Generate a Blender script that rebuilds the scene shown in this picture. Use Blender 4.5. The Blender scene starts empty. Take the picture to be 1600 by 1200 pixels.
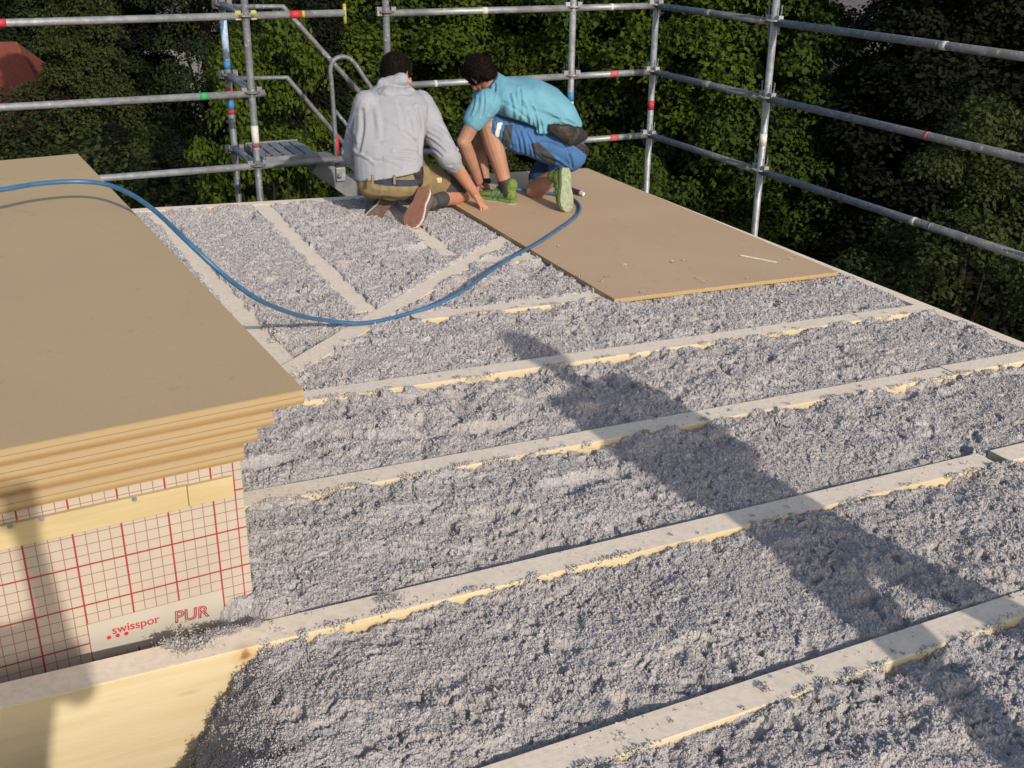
import bpy, bmesh, math, random
import numpy as np
from mathutils import Vector, Matrix, noise as mn
R = math.radians
random.seed(7); rng = np.random.default_rng(7)
sc = bpy.context.scene
col = sc.collection

# ---------------------------------------------------------------- camera
CAM = Vector((-4.85352, -7.84651, 1.65460)); YAW, PITCH, ROLL, FPX = 0.43432, 0.39967, 0.008785, 1740.7
fwd = Vector((math.sin(YAW)*math.cos(PITCH), math.cos(YAW)*math.cos(PITCH), -math.sin(PITCH)))
rgt = Vector((math.cos(YAW), -math.sin(YAW), 0)); up = rgt.cross(fwd)
rgt, up = rgt*math.cos(ROLL)+up*math.sin(ROLL), up*math.cos(ROLL)-rgt*math.sin(ROLL)
cd = bpy.data.cameras.new('camera'); cam = bpy.data.objects.new('camera', cd); col.objects.link(cam)
M = Matrix((rgt, up, -fwd)).transposed().to_4x4(); M.translation = CAM
cam.matrix_world = M
cd.sensor_width = 36; cd.lens = 36*FPX/1600; cd.clip_start = .02; cd.clip_end = 1500
sc.camera = cam

# roof plane frame: x along the rafters, y away, z out of the roof
SX, SY, AZ = -0.052196, 0.018209, 0.067099
n_ = Vector((-SX, -SY, 1)).normalized()
u_ = Vector((math.cos(AZ), math.sin(AZ), 0)); u_.z = SX*u_.x+SY*u_.y; u_.normalize(); v_ = n_.cross(u_)
O_ = Vector((0, 0, -.12))
T = Matrix((u_, v_, n_)).transposed().to_4x4(); T.translation = O_
TI = T.inverted()
T2 = T @ Matrix.Translation((-4.78, -5.03, 0)) @ Matrix.Rotation(-.052, 4, 'Y') @ Matrix.Translation((4.78, 5.03, 0))   # plumb frame of the upstand and the stack
camR = TI @ CAM

# ---------------------------------------------------------------- light
ELEV = 26.0
sun_dir = (T.to_3x3() @ Vector((0.015, -math.cos(R(ELEV)), math.sin(R(ELEV))))).normalized()   # towards the sun
sd = bpy.data.lights.new('sun', 'SUN'); sd.energy = 3.25; sd.angle = R(0.6); sd.color = (1, .915, .80)
so = bpy.data.objects.new('sun', sd); col.objects.link(so)
so.rotation_euler = sun_dir.to_track_quat('Z', 'Y').to_euler(); so.location = (0, -20, 20)
w = bpy.data.worlds.new('World'); sc.world = w; w.use_nodes = True
nt = w.node_tree; bg = nt.nodes['Background']
sky = nt.nodes.new('ShaderNodeTexSky'); sky.sky_type = 'NISHITA'; sky.sun_disc = False; sky.dust_density = 1.8; sky.ozone_density = 1.0
sky.sun_elevation = math.asin(sun_dir.z); sky.sun_rotation = math.atan2(sun_dir.x, sun_dir.y)
nt.links.new(sky.outputs[0], bg.inputs[0]); bg.inputs[1].default_value = .132
sc.view_settings.view_transform = 'Standard'; sc.view_settings.look = 'None'
sc.view_settings.exposure = .16; sc.view_settings.gamma = 1

# ---------------------------------------------------------------- pixel helpers (measuring only)
def ray(px, py): return fwd + rgt*((px-800)/FPX) - up*((py-600)/FPX)
def rayR(px, py): return TI.to_3x3() @ ray(px, py)
def Z(px, py, z=0): r = rayR(px, py); return camR + r*((z-camR.z)/r.z)
def Y(px, py, y): r = rayR(px, py); return camR + r*((y-camR.y)/r.y)
def WY(px, py, y=0): r = ray(px, py); return CAM + r*((y-CAM.y)/r.y)
def WD(px, py, d): r = ray(px, py); return CAM + r*(d/math.hypot(r.x, r.y))

# ---------------------------------------------------------------- materials
def mat(name, c1, c2=None, scale=8, rough=.8, bump=0, bscale=None, metal=0, stretch=None, detail=6, spec=.3, lo=.35, hi=.65):
    m = bpy.data.materials.new(name); m.use_nodes = True; t = m.node_tree; b = t.nodes['Principled BSDF']
    b.inputs['Roughness'].default_value = rough; b.inputs['Metallic'].default_value = metal
    b.inputs['Specular IOR Level'].default_value = spec
    if c2 is None: c2 = tuple(x*.8 for x in c1)
    tc = t.nodes.new('ShaderNodeTexCoord'); mp = t.nodes.new('ShaderNodeMapping')
    if stretch: mp.inputs['Scale'].default_value = stretch
    t.links.new(tc.outputs['Object'], mp.inputs[0])
    n = t.nodes.new('ShaderNodeTexNoise'); n.inputs['Scale'].default_value = scale; n.inputs['Detail'].default_value = detail
    t.links.new(mp.outputs[0], n.inputs['Vector'])
    r = t.nodes.new('ShaderNodeValToRGB'); r.color_ramp.elements[0].position = lo; r.color_ramp.elements[1].position = hi
    r.color_ramp.elements[0].color = (*c1, 1); r.color_ramp.elements[1].color = (*c2, 1)
    t.links.new(n.outputs[0], r.inputs[0]); t.links.new(r.outputs[0], b.inputs['Base Color'])
    if bump:
        n2 = t.nodes.new('ShaderNodeTexNoise'); n2.inputs['Scale'].default_value = bscale or scale*4; n2.inputs['Detail'].default_value = 8
        t.links.new(mp.outputs[0], n2.inputs['Vector'])
        bp = t.nodes.new('ShaderNodeBump'); bp.inputs['Strength'].default_value = bump; bp.inputs['Distance'].default_value = .01
        t.links.new(n2.outputs[0], bp.inputs['Height']); t.links.new(bp.outputs[0], b.inputs['Normal'])
    m['ramp'] = r.name
    return m
def mixnode(t, fac, a, b, blend='MIX'):
    x = t.nodes.new('ShaderNodeMix'); x.data_type = 'RGBA'; x.blend_type = blend
    for s, v in ((x.inputs[0], fac), (x.inputs[6], a), (x.inputs[7], b)):
        if isinstance(v, (int, float)): s.default_value = v
        elif isinstance(v, tuple): s.default_value = (*v, 1)
        else: t.links.new(v, s)
    return x.outputs[2]
def mth(t, op, a, b=None, c=None):
    x = t.nodes.new('ShaderNodeMath'); x.operation = op
    for i, v in enumerate((a, b, c)):
        if v is None: continue
        if isinstance(v, (int, float)): x.inputs[i].default_value = v
        else: t.links.new(v, x.inputs[i])
    return x.outputs[0]
def basecol(m): 
    b = m.node_tree.nodes['Principled BSDF']; return b, b.inputs['Base Color'].links[0].from_socket
def ramp(t, src, p0, p1, c0=(0,0,0), c1=(1,1,1)):
    r = t.nodes.new('ShaderNodeValToRGB'); e = r.color_ramp.elements
    e[0].position = p0; e[1].position = p1; e[0].color = (*c0, 1); e[1].color = (*c1, 1); t.links.new(src, r.inputs[0]); return r.outputs[0]
def objc(t, out='Object'): return t.nodes.new('ShaderNodeTexCoord').outputs[out]

MT = {}
# timber, grain along local x, with the pinkish grey dust of the loose fill lying on every face that looks up
def timber(name, c1, c2, dust):
    m = mat(name, c1, c2, 3, .7, .15, 40, stretch=(.6, 14, 14), lo=.3, hi=.7)
    t = m.node_tree; b, src = basecol(m)
    # knots
    mp = t.nodes.new('ShaderNodeMapping'); mp.inputs['Scale'].default_value = (1.2, 5, 5); t.links.new(objc(t), mp.inputs[0])
    v = t.nodes.new('ShaderNodeTexVoronoi'); v.inputs['Scale'].default_value = 2.3; t.links.new(mp.outputs[0], v.inputs['Vector'])
    k = ramp(t, v.outputs['Distance'], .06, .13, (1,1,1), (0,0,0)); src = mixnode(t, mth(t, 'MULTIPLY', k, .55), src, (.33, .16, .07))
    g = t.nodes.new('ShaderNodeNewGeometry'); s = t.nodes.new('ShaderNodeSeparateXYZ'); t.links.new(g.outputs['True Normal'], s.inputs[0])
    n = t.nodes.new('ShaderNodeTexNoise'); n.inputs['Scale'].default_value = 9; n.inputs['Detail'].default_value = 8; t.links.new(objc(t), n.inputs['Vector'])
    up_ = ramp(t, s.outputs[2], .75, .85); f = mth(t, 'MULTIPLY', up_, ramp(t, n.outputs[0], .2, .55, (dust*.75,)*3, (dust,)*3))
    n3 = t.nodes.new('ShaderNodeTexNoise'); n3.inputs['Scale'].default_value = 60; n3.inputs['Detail'].default_value = 4; t.links.new(objc(t), n3.inputs['Vector'])
    dc = ramp(t, n3.outputs[0], .4, .7, (.82, .70, .57), (.70, .60, .49))
    src = mixnode(t, f, src, dc); t.links.new(src, b.inputs['Base Color']); return m
MT['wood'] = timber('spruce', (.60, .52, .36), (.54, .44, .28), .95)
m = timber('spruce_knot', (.60, .51, .33), (.54, .43, .25), .95); t = m.node_tree; b, src = basecol(m)
vm = t.nodes.new('ShaderNodeVectorMath'); vm.operation = 'DISTANCE'; t.links.new(objc(t), vm.inputs[0]); KN = Y(383, 1024, -5.244); vm.inputs[1].default_value = (KN.x+4.2825, -.047, KN.z+.39)
nz = t.nodes.new('ShaderNodeTexNoise'); nz.inputs['Scale'].default_value = 60; t.links.new(objc(t), nz.inputs['Vector'])
dd = mth(t, 'ADD', vm.outputs['Value'], mth(t, 'MULTIPLY', mth(t, 'SUBTRACT', nz.outputs[0], .5), .02))
src = mixnode(t, ramp(t, dd, .018, .04, (.55, .55, .55), (0, 0, 0)), src, (.50, .33, .14)); src = mixnode(t, ramp(t, dd, .008, .016, (.8, .8, .8), (0, 0, 0)), src, (.22, .09, .035)); t.links.new(src, b.inputs['Base Color']); MT['wood_knot'] = m
MT['wood_dusty'] = timber('dusty_spruce', (.60, .50, .33), (.50, .40, .26), 1.0)
MT['batten'] = mat('batten_wood', (.54, .44, .25), (.46, .36, .19), 3, .7, .1, 40, stretch=(1, 12, 12))
MT['gal'] = mat('galvanised', (.36, .37, .38), (.24, .25, .27), 22, .52, .15, 60, metal=.45, spec=.5, detail=8)
MT['gal_dull'] = mat('galvanised_dull', (.20, .205, .215), (.13, .135, .15), 24, .6, .15, 60, metal=.35, spec=.4, detail=8)
MT['alu'] = mat('aluminium', (.235, .235, .235), (.17, .17, .175), 20, .6, .1, 90, metal=.3)
for mk_ in ('gal', 'gal_dull'):
    t = MT[mk_].node_tree; b, src = basecol(MT[mk_]); n = t.nodes.new('ShaderNodeTexNoise'); n.inputs['Scale'].default_value = 45; n.inputs['Detail'].default_value = 3; t.links.new(objc(t), n.inputs['Vector'])
    src = mixnode(t, ramp(t, n.outputs[0], .62, .68, (0,0,0), (.6,.6,.6)), src, (.55, .54, .52)); n = t.nodes.new('ShaderNodeTexNoise'); n.inputs['Scale'].default_value = 5; n.inputs['Detail'].default_value = 6; t.links.new(objc(t), n.inputs['Vector'])
    src = mixnode(t, ramp(t, n.outputs[0], .5, .66, (0,0,0), (.45,.45,.45)), src, (.13, .11, .09)); t.links.new(src, b.inputs['Base Color'])
for k, c in dict(red=(.46, .04, .05), blue=(.05, .22, .46), green=(.05, .34, .13), white=(.62, .60, .56), yellow=(.42, .40, .06), paleblue=(.42, .55, .74), pinkred=(.50, .11, .12)).items():
    MT[k] = mat('tape_'+k, c, tuple(x*.75 for x in c), 40, .55)
def board_top(name, c1, c2):
    m = mat(name, c1, c2, 1.6, .75, .06, 300, detail=10, lo=.25, hi=.75)
    t = m.node_tree; b, src = basecol(m)
    n = t.nodes.new('ShaderNodeTexNoise'); n.inputs['Scale'].default_value = 160; n.inputs['Detail'].default_value = 5; t.links.new(objc(t), n.inputs['Vector'])
    src = mixnode(t, ramp(t, n.outputs[0], .35, .75, (0,0,0), (.35,.35,.35)), src, tuple(x*.72 for x in c1))
    n2 = t.nodes.new('ShaderNodeTexNoise'); n2.inputs['Scale'].default_value = 14; n2.inputs['Detail'].default_value = 3; t.links.new(objc(t), n2.inputs['Vector'])
    src = mixnode(t, ramp(t, n2.outputs[0], .66, .72, (0,0,0), (.35,.35,.35)), src, tuple(x*.62 for x in c1))
    t.links.new(src, b.inputs['Base Color']); return m
MT['board'] = board_top('fibreboard', (.53, .37, .235), (.48, .325, .20))
MT['board_stack'] = board_top('fibreboard_stack', (.50, .355, .195), (.43, .32, .19))
# board edge: fibre layers in bands
m = mat('fibreboard_edge', (.37, .235, .095), (.29, .18, .07), 3, .85, .35, 160, stretch=(1, 1, 30))
t = m.node_tree; b, src = basecol(m); s = t.nodes.new('ShaderNodeSeparateXYZ'); t.links.new(objc(t, 'Generated'), s.inputs[0])
f = ramp(t, mth(t, 'ABSOLUTE', mth(t, 'SUBTRACT', s.outputs[2], .58)), .26, .46, (0,0,0), (1,1,1))
src = mixnode(t, f, (.42, .315, .18), src); src = mixnode(t, ramp(t, mth(t, 'ABSOLUTE', mth(t, 'SUBTRACT', s.outputs[2], .52)), .012, .04, (.8,.8,.8), (0,0,0)), src, (.24, .13, .045)); t.links.new(src, b.inputs['Base Color']); MT['board_edge'] = m
# loose cellulose
m = mat('cellulose', (.425, .396, .392), (.365, .344, .345), 5, 1, .3, 400, spec=0, detail=10)
t = m.node_tree; b, src = basecol(m)
v = t.nodes.new('ShaderNodeTexVoronoi'); v.inputs['Scale'].default_value = 240; t.links.new(objc(t), v.inputs['Vector'])
sv = t.nodes.new('ShaderNodeSeparateColor'); t.links.new(v.outputs['Color'], sv.inputs[0])
src = mixnode(t, ramp(t, sv.outputs[0], .90, .97, (0,0,0), (.7,.7,.7)), src, (.62, .61, .63))
src = mixnode(t, ramp(t, sv.outputs[1], .84, .9, (0,0,0), (.5,.5,.5)), src, (.16, .16, .18))
n2 = t.nodes.new('ShaderNodeTexNoise'); n2.inputs['Scale'].default_value = 2.2; n2.inputs['Detail'].default_value = 3; t.links.new(objc(t), n2.inputs['Vector'])
src = mixnode(t, ramp(t, n2.outputs[0], .42, .62, (0,0,0), (.4,.4,.4)), src, (.40, .352, .325))
t.links.new(src, b.inputs['Base Color']); MT['fluff'] = m
m = bpy.data.materials.new('paper_flake'); m.use_nodes = True; t = m.node_tree; b = t.nodes['Principled BSDF']; b.inputs['Roughness'].default_value = 1; b.inputs['Specular IOR Level'].default_value = .08
v = t.nodes.new('ShaderNodeTexVoronoi'); v.inputs['Scale'].default_value = 300; t.links.new(objc(t), v.inputs['Vector'])
sv = t.nodes.new('ShaderNodeSeparateColor'); t.links.new(v.outputs['Color'], sv.inputs[0])
r = t.nodes.new('ShaderNodeValToRGB'); e = r.color_ramp.elements; e[0].color = (.32, .30, .30, 1); e[1].color = (.68, .66, .66, 1); e[0].position = 0; e[1].position = 1
x = e.new(.45); x.color = (.425, .396, .392, 1); x = e.new(.88); x.color = (.46, .43, .41, 1)
t.links.new(sv.outputs[0], r.inputs[0]); t.links.new(r.outputs[0], b.inputs['Base Color']); MT['flake'] = m
# insulation panel facing with printed grid
def grid_mat():
    m = mat('panel_facing', (.46, .395, .32), (.42, .36, .295), 6, .6, .03); t = m.node_tree; b, src = basecol(m)
    s = t.nodes.new('ShaderNodeSeparateXYZ'); t.links.new(objc(t), s.inputs[0]); X, Zc = s.outputs[0], s.outputs[2]
    def line(c, step, wdt, off=0):
        q = mth(t, 'ABSOLUTE', mth(t, 'SUBTRACT', mth(t, 'FRACT', mth(t, 'ADD', mth(t, 'DIVIDE', mth(t, 'SUBTRACT', c, off), step), .5)), .5))
        return mth(t, 'LESS_THAN', q, wdt/step/2)
    thin = mth(t, 'MAXIMUM', line(X, .0275, .0021), line(Zc, .0275, .0021))
    thick = mth(t, 'MAXIMUM', line(X, .11, .0045), line(Zc, .11, .0045))
    rt = mth(t, 'LESS_THAN', mth(t, 'ABSOLUTE', mth(t, 'SUBTRACT', X, .055)), .0016)
    thick = mth(t, 'MAXIMUM', thick, rt)
    # clear label field
    lab = mth(t, 'MULTIPLY', mth(t, 'MULTIPLY', mth(t, 'GREATER_THAN', X, -.33), mth(t, 'LESS_THAN', X, -.0017)), mth(t, 'MULTIPLY', mth(t, 'GREATER_THAN', Zc, -.268), mth(t, 'LESS_THAN', Zc, -.1655)))
    inv = mth(t, 'SUBTRACT', 1, lab)
    src = mixnode(t, mth(t, 'MULTIPLY', lab, .55), src, (.45, .435, .38))
    src = mixnode(t, mth(t, 'MULTIPLY', mth(t, 'MULTIPLY', thin, inv), .8), src, (.22, .085, .065))
    src = mixnode(t, mth(t, 'MULTIPLY', mth(t, 'MULTIPLY', thick, inv), .9), src, (.28, .02, .025))
    t.links.new(src, b.inputs['Base Color']); return m
MT['grid'] = grid_mat()
MT['print_red'] = mat('printed_red', (.50, .035, .04), (.45, .03, .035), 20, .6)
MT['concrete'] = mat('render_wall', (.34, .32, .29), (.28, .26, .24), 4, .9, .2)
MT['dark'] = mat('underlay', (.10, .07, .045), (.07, .05, .03), 10, .9)
MT['osb'] = mat('osb', (.40, .27, .13), (.28, .18, .08), 30, .85, .2)
MT['hose'] = mat('blue_hose', (.045, .14, .27), (.035, .11, .22), 30, .4, spec=.5)
MT['skin'] = mat('skin', (.47, .235, .16), (.40, .185, .125), 12, .55, .05, 120, spec=.4)
MT['skin2'] = mat('skin_tan', (.37, .20, .135), (.30, .15, .10), 12, .55, .05, 120, spec=.4)
MT['hair'] = mat('dark_hair', (.006, .0045, .004), (.014, .009, .007), 90, .7, .5, 160, spec=.06)
MT['hoodie'] = mat('grey_marl', (.335, .34, .375), (.28, .285, .315), 120, .95, .25, 260, stretch=(1, 1, 4), detail=4)
MT['khaki'] = mat('khaki_cloth', (.24, .185, .10), (.19, .145, .075), 20, .9, .2, 300)
MT['tee'] = mat('turquoise_tee', (.14, .33, .425), (.12, .295, .38), 10, .9, .2, 300)
MT['shortsblue'] = mat('blue_workwear', (.055, .145, .33), (.045, .115, .27), 12, .85, .2, 300)
MT['shortsnavy'] = mat('navy_cloth', (.02, .05, .14), (.015, .035, .10), 12, .85, .2, 300)
MT['charcoal'] = mat('charcoal_cloth', (.055, .055, .06), (.04, .04, .045), 30, .9, .2, 200)
MT['black'] = mat('black_leather', (.02, .017, .016), (.035, .028, .024), 20, .6, .1)
MT['suede'] = mat('brown_suede', (.135, .10, .085), (.10, .07, .06), 30, .9, .3, 200)
MT['rubber_red'] = mat('reddish_sole', (.235, .115, .085), (.19, .09, .065), 25, .8, .3, 120)
MT['rubber_white'] = mat('white_rubber', (.55, .50, .45), (.45, .40, .35), 25, .7)
MT['lime'] = mat('lime_mesh', (.17, .235, .05), (.09, .15, .04), 60, .7, .2)
MT['teal'] = mat('teal_panel', (.03, .13, .16), (.04, .17, .16), 60, .6)
MT['solegrey'] = mat('sole_grey', (.20, .24, .17), (.33, .36, .22), 40, .7, .4, 60)
MT['navy'] = mat('navy_belt', (.03, .04, .07), (.04, .05, .08), 40, .8)
MT['whitepaint'] = mat('white_paint', (.62, .62, .60), (.5, .5, .48), 30, .6)
MT['bark'] = mat('bark', (.030, .023, .017), (.016, .012, .010), 8, .95, .6, 30, stretch=(3, 3, .6))
MT['palebark'] = mat('pale_bark', (.26, .23, .19), (.12, .10, .08), 8, .95, .4, 30, stretch=(2, 2, .8))
def leafmat(name, c1, c2, c3, trans=.25):
    m = bpy.data.materials.new(name); m.use_nodes = True; t = m.node_tree; b = t.nodes['Principled BSDF']
    b.inputs['Roughness'].default_value = .7; b.inputs['Specular IOR Level'].default_value = .06
    n = t.nodes.new('ShaderNodeTexNoise'); n.inputs['Scale'].default_value = 1.1; n.inputs['Detail'].default_value = 3; t.links.new(objc(t), n.inputs['Vector'])
    v = t.nodes.new('ShaderNodeTexVoronoi'); v.inputs['Scale'].default_value = 9; t.links.new(objc(t), v.inputs['Vector'])
    sv = t.nodes.new('ShaderNodeSeparateColor'); t.links.new(v.outputs['Color'], sv.inputs[0])
    a = mixnode(t, ramp(t, n.outputs[0], .38, .62), c1, c2); a = mixnode(t, mth(t, 'MULTIPLY', sv.outputs[0], .55), a, c3)
    t.links.new(a, b.inputs['Base Color'])
    tr = t.nodes.new('ShaderNodeBsdfTranslucent'); t.links.new(a, tr.inputs[0]); ms = t.nodes.new('ShaderNodeMixShader'); ms.inputs[0].default_value = trans
    t.links.new(b.outputs[0], ms.inputs[1]); t.links.new(tr.outputs[0], ms.inputs[2]); t.links.new(ms.outputs[0], t.nodes['Material Output'].inputs[0]); return m
MT['leafA'] = leafmat('leaf_green', (.036, .062, .013), (.024, .044, .010), (.062, .090, .017))
MT['leafB'] = leafmat('leaf_yellowgreen', (.056, .084, .012), (.038, .062, .010), (.088, .115, .017))
MT['leafC'] = leafmat('leaf_dark', (.026, .040, .015), (.018, .028, .012), (.042, .056, .019))
MT['leafD'] = leafmat('leaf_olive', (.042, .054, .019), (.030, .040, .015), (.066, .076, .024))
MT['leafE'] = leafmat('leaf_shade_black', (0.0085, 0.0110, 0.0068), (0.0068, 0.0085, 0.0059), (0.0153, 0.0187, 0.0085), .1)  # near-black leaf colour stands in for the shade of unlit gaps
MT['ground'] = mat('ground', (.020, .026, .010), (.035, .030, .018), .8, .95, .3, 8)
MT['redtile'] = mat('red_tile', (.20, .052, .036), (.13, .036, .028), 12, .9, .5, 20, stretch=(1, 4, 4))
MT['greytile'] = mat('grey_slate', (.10, .09, .10), (.07, .065, .075), 12, .8, .4, 20)
MT['plaster'] = mat('pale_plaster', (.20, .20, .20), (.16, .155, .15), 4, .9)
MT['glass'] = mat('window_glass', (.03, .035, .04), (.02, .025, .03), 4, .15, spec=.8)

# ---------------------------------------------------------------- object helpers
def tag(o, label=None, cat=None, group=None, kind=None):
    for k, v in (('label', label), ('category', cat), ('group', group), ('kind', kind)):
        if v: o[k] = v
    return o
ROOTF = {}
def empty(name, loc, frame=None, **k):
    o = bpy.data.objects.new(name, None); col.objects.link(o); o.empty_display_size = .1
    F = frame or Matrix(); o.matrix_world = F @ Matrix.Translation(loc); tag(o, **k); ROOTF[o.name] = (o.matrix_world.copy()); return o
def link(name, me, m, parent=None, frame=None, loc=None, smooth=False, **k):
    """mesh data is in frame coordinates; a top-level object gets its origin at its base"""
    F = frame or Matrix()
    ms = m if isinstance(m, (list, tuple)) else [m]
    for x in ms: me.materials.append(MT[x] if isinstance(x, str) else x)
    if smooth: me.polygons.foreach_set('use_smooth', [True]*len(me.polygons))
    o = bpy.data.objects.new(name, me); col.objects.link(o)
    if parent is None:
        if loc is None:
            co = np.empty(len(me.vertices)*3); me.vertices.foreach_get('co', co); co = co.reshape(-1, 3)
            loc = Vector(((co[:,0].min()+co[:,0].max())/2, (co[:,1].min()+co[:,1].max())/2, co[:,2].min()))
        loc = Vector(loc); me.transform(Matrix.Translation(-loc)); o.matrix_world = F @ Matrix.Translation(loc); ROOTF[o.name] = o.matrix_world.copy()
    else:
        pw = ROOTF[parent.name]; mw = F if loc is None else F @ Matrix.Translation(Vector(loc))
        if loc is not None: me.transform(Matrix.Translation(-Vector(loc)))
        o.parent = parent; o.matrix_basis = pw.inverted() @ mw; ROOTF[o.name] = mw.copy()
    tag(o, **k); return o
class B:
    def __init__(s): s.bm = bmesh.new(); s.mi = 0
    def _f(s, vs):
        try: f = s.bm.faces.new(vs); f.material_index = s.mi; return f
        except ValueError: return None
    def box(s, a, b, rot=None, piv=None):
        xs = (a[0], b[0]); ys = (a[1], b[1]); zs = (a[2], b[2])
        v = [s.bm.verts.new((x, y, z)) for z in zs for y in ys for x in xs]
        for q in ((0,2,3,1),(4,5,7,6),(0,1,5,4),(2,6,7,3),(0,4,6,2),(1,3,7,5)): s._f([v[i] for i in q])
        if rot: bmesh.ops.rotate(s.bm, verts=v, cent=piv or v[0].co, matrix=rot)
        return v
    def prism(s, poly, d):
        """poly: list of 3D pts, d: extrusion vector"""
        d = Vector(d); a = [s.bm.verts.new(p) for p in poly]; c = [s.bm.verts.new(Vector(p)+d) for p in poly]; k = len(a)
        s._f(a[::-1]); s._f(c)
        for i in range(k): s._f([a[i], a[(i+1) % k], c[(i+1) % k], c[i]])
        return a+c
    def tube(s, pts, r, n=12, cap=True):
        pts = [Vector(p) for p in pts]; rs = r if isinstance(r, (list, tuple)) else [r]*len(pts)
        rings = []; prev = None
        for i, p in enumerate(pts):
            d = (pts[min(i+1, len(pts)-1)] - pts[max(i-1, 0)]).normalized()
            if prev is None:
                a = d.cross(Vector((0, 0, 1)));  a = a if a.length > .05 else d.cross(Vector((1, 0, 0)))
            else: a = prev - d*prev.dot(d)
            a.normalize(); prev = a; b = d.cross(a)
            rings.append([s.bm.verts.new(p + (a*math.cos(2*math.pi*k/n)+b*math.sin(2*math.pi*k/n))*rs[i]) for k in range(n)])
        for i in range(len(rings)-1):
            for k in range(n): s._f([rings[i][k], rings[i][(k+1) % n], rings[i+1][(k+1) % n], rings[i+1][k]])
        if cap: s._f(rings[0][::-1]); s._f(rings[-1])
    def cone(s, a, b, ra, rb, n=14):
        """round cone with hemispherical ends"""
        a = Vector(a); b = Vector(b); d = (b-a); L = d.length
        if L < 1e-5: d = Vector((0, 0, 1)); b = a+d*1e-4
        d.normalize(); pts = []; rs = []
        for t in (-.98, -.8, -.5): pts.append(a+d*(t*ra)); rs.append(ra*math.sqrt(1-t*t))
        for t in (0, .5, 1): pts.append(a.lerp(b, t)); rs.append(ra+(rb-ra)*t)
        for t in (.5, .8, .98): pts.append(b+d*(t*rb)); rs.append(rb*math.sqrt(1-t*t))
        s.tube(pts, rs, n)
    def ell(s, c, rx, ry, rz, rot=None):
        r = bmesh.ops.create_uvsphere(s.bm, u_segments=20, v_segments=14, radius=1)['verts']
        mt = Matrix.Translation(Vector(c)) @ (rot.to_4x4() if rot else Matrix()) @ Matrix.Diagonal((rx, ry, rz, 1))
        bmesh.ops.transform(s.bm, matrix=mt, verts=r)
    def loft(s, rings, n=24, pw=2.3):
        """rings: (centre, side vector, up/front vector, rx, ry)"""
        R_ = []
        for c, a, b, rx, ry in rings:
            c = Vector(c); a = Vector(a).normalized(); b = Vector(b); b = (b-a*a.dot(b)).normalized(); q = []
            for k in range(n):
                th = 2*math.pi*k/n; cx, sy_ = math.cos(th), math.sin(th)
                q.append(s.bm.verts.new(c + a*(rx*math.copysign(abs(cx)**(2/pw), cx)) + b*(ry*math.copysign(abs(sy_)**(2/pw), sy_))))
            R_.append(q)
        for i in range(len(R_)-1):
            for k in range(n): s._f([R_[i][k], R_[i][(k+1) % n], R_[i+1][(k+1) % n], R_[i+1][k]])
        s._f(R_[0][::-1]); s._f(R_[-1])
    def mesh(s, bevel=0):
        bmesh.ops.recalc_face_normals(s.bm, faces=s.bm.faces)
        if bevel: bmesh.ops.bevel(s.bm, geom=s.bm.edges[:], offset=bevel, segments=2, affect='EDGES', profile=.5)
        me = bpy.data.meshes.new('m'); s.bm.to_mesh(me); s.bm.free(); return me
def voxel(b, size, smooth=3):
    me = b.mesh() if isinstance(b, B) else b
    o = bpy.data.objects.new('tmp', me); col.objects.link(o)
    r = o.modifiers.new('r', 'REMESH'); r.mode = 'VOXEL'; r.voxel_size = size; r.use_smooth_shade = True
    if smooth: q = o.modifiers.new('s', 'SMOOTH'); q.iterations = smooth; q.factor = .6
    dg = bpy.context.evaluated_depsgraph_get(); out = bpy.data.meshes.new_from_object(o.evaluated_get(dg))
    bpy.data.objects.remove(o); return out
def vnoise(p, seed=0):
    """numpy value noise, p (n,3) -> 0..1"""
    i = np.floor(p).astype(np.int64); f = p-i; f = f*f*(3-2*f); out = 0
    def h(a):
        x = (a[:,0]*73856093) ^ (a[:,1]*19349663) ^ (a[:,2]*83492791) ^ (seed*2654435761)
        x = (x ^ (x >> 13))*1274126177 & 0xffffffff; return ((x ^ (x >> 16)) & 0xffff)/65535.
    for dx in (0, 1):
        for dy in (0, 1):
            for dz in (0, 1):
                wgt = (f[:,0] if dx else 1-f[:,0])*(f[:,1] if dy else 1-f[:,1])*(f[:,2] if dz else 1-f[:,2])
                out = out + wgt*h(i+np.array([dx, dy, dz]))
    return out
def worley(p, seed=0):
    """2D cellular distance F1 plus cell hash"""
    i = np.floor(p).astype(np.int64); best = np.full(len(p), 9.); cid = np.zeros(len(p))
    for dx in (-1, 0, 1):
        for dy in (-1, 0, 1):
            c = i+np.array([dx, dy]); x = (c[:,0]*73856093) ^ (c[:,1]*19349663) ^ (seed*83492791)
            x = (x ^ (x >> 13))*1274126177 & 0xffffffff; x = (x ^ (x >> 15))*2246822519 & 0xffffffff
            hx = (x & 0xfff)/4095.; hy = ((x >> 12) & 0xfff)/4095.; hz = ((x >> 20) & 0xfff)/4095.
            d = np.hypot(c[:,0]+hx-p[:,0], c[:,1]+hy-p[:,1]); m_ = d < best; best[m_] = d[m_]; cid[m_] = hz[m_]
    return best, cid
def mesh_np(v, f):
    me = bpy.data.meshes.new('m'); k = f.shape[1]
    me.vertices.add(len(v)); me.vertices.foreach_set('co', v.astype(np.float32).ravel())
    me.loops.add(f.size); me.loops.foreach_set('vertex_index', f.astype(np.int32).ravel())
    me.polygons.add(len(f)); me.polygons.foreach_set('loop_start', np.arange(0, f.size, k, dtype=np.int32)); me.update(calc_edges=True); return me
def getco(me): a = np.empty(len(me.vertices)*3); me.vertices.foreach_get('co', a); return a.reshape(-1, 3)
def getno(me): a = np.empty(len(me.vertices)*3); me.vertices.foreach_get('normal', a); return a.reshape(-1, 3)
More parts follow.
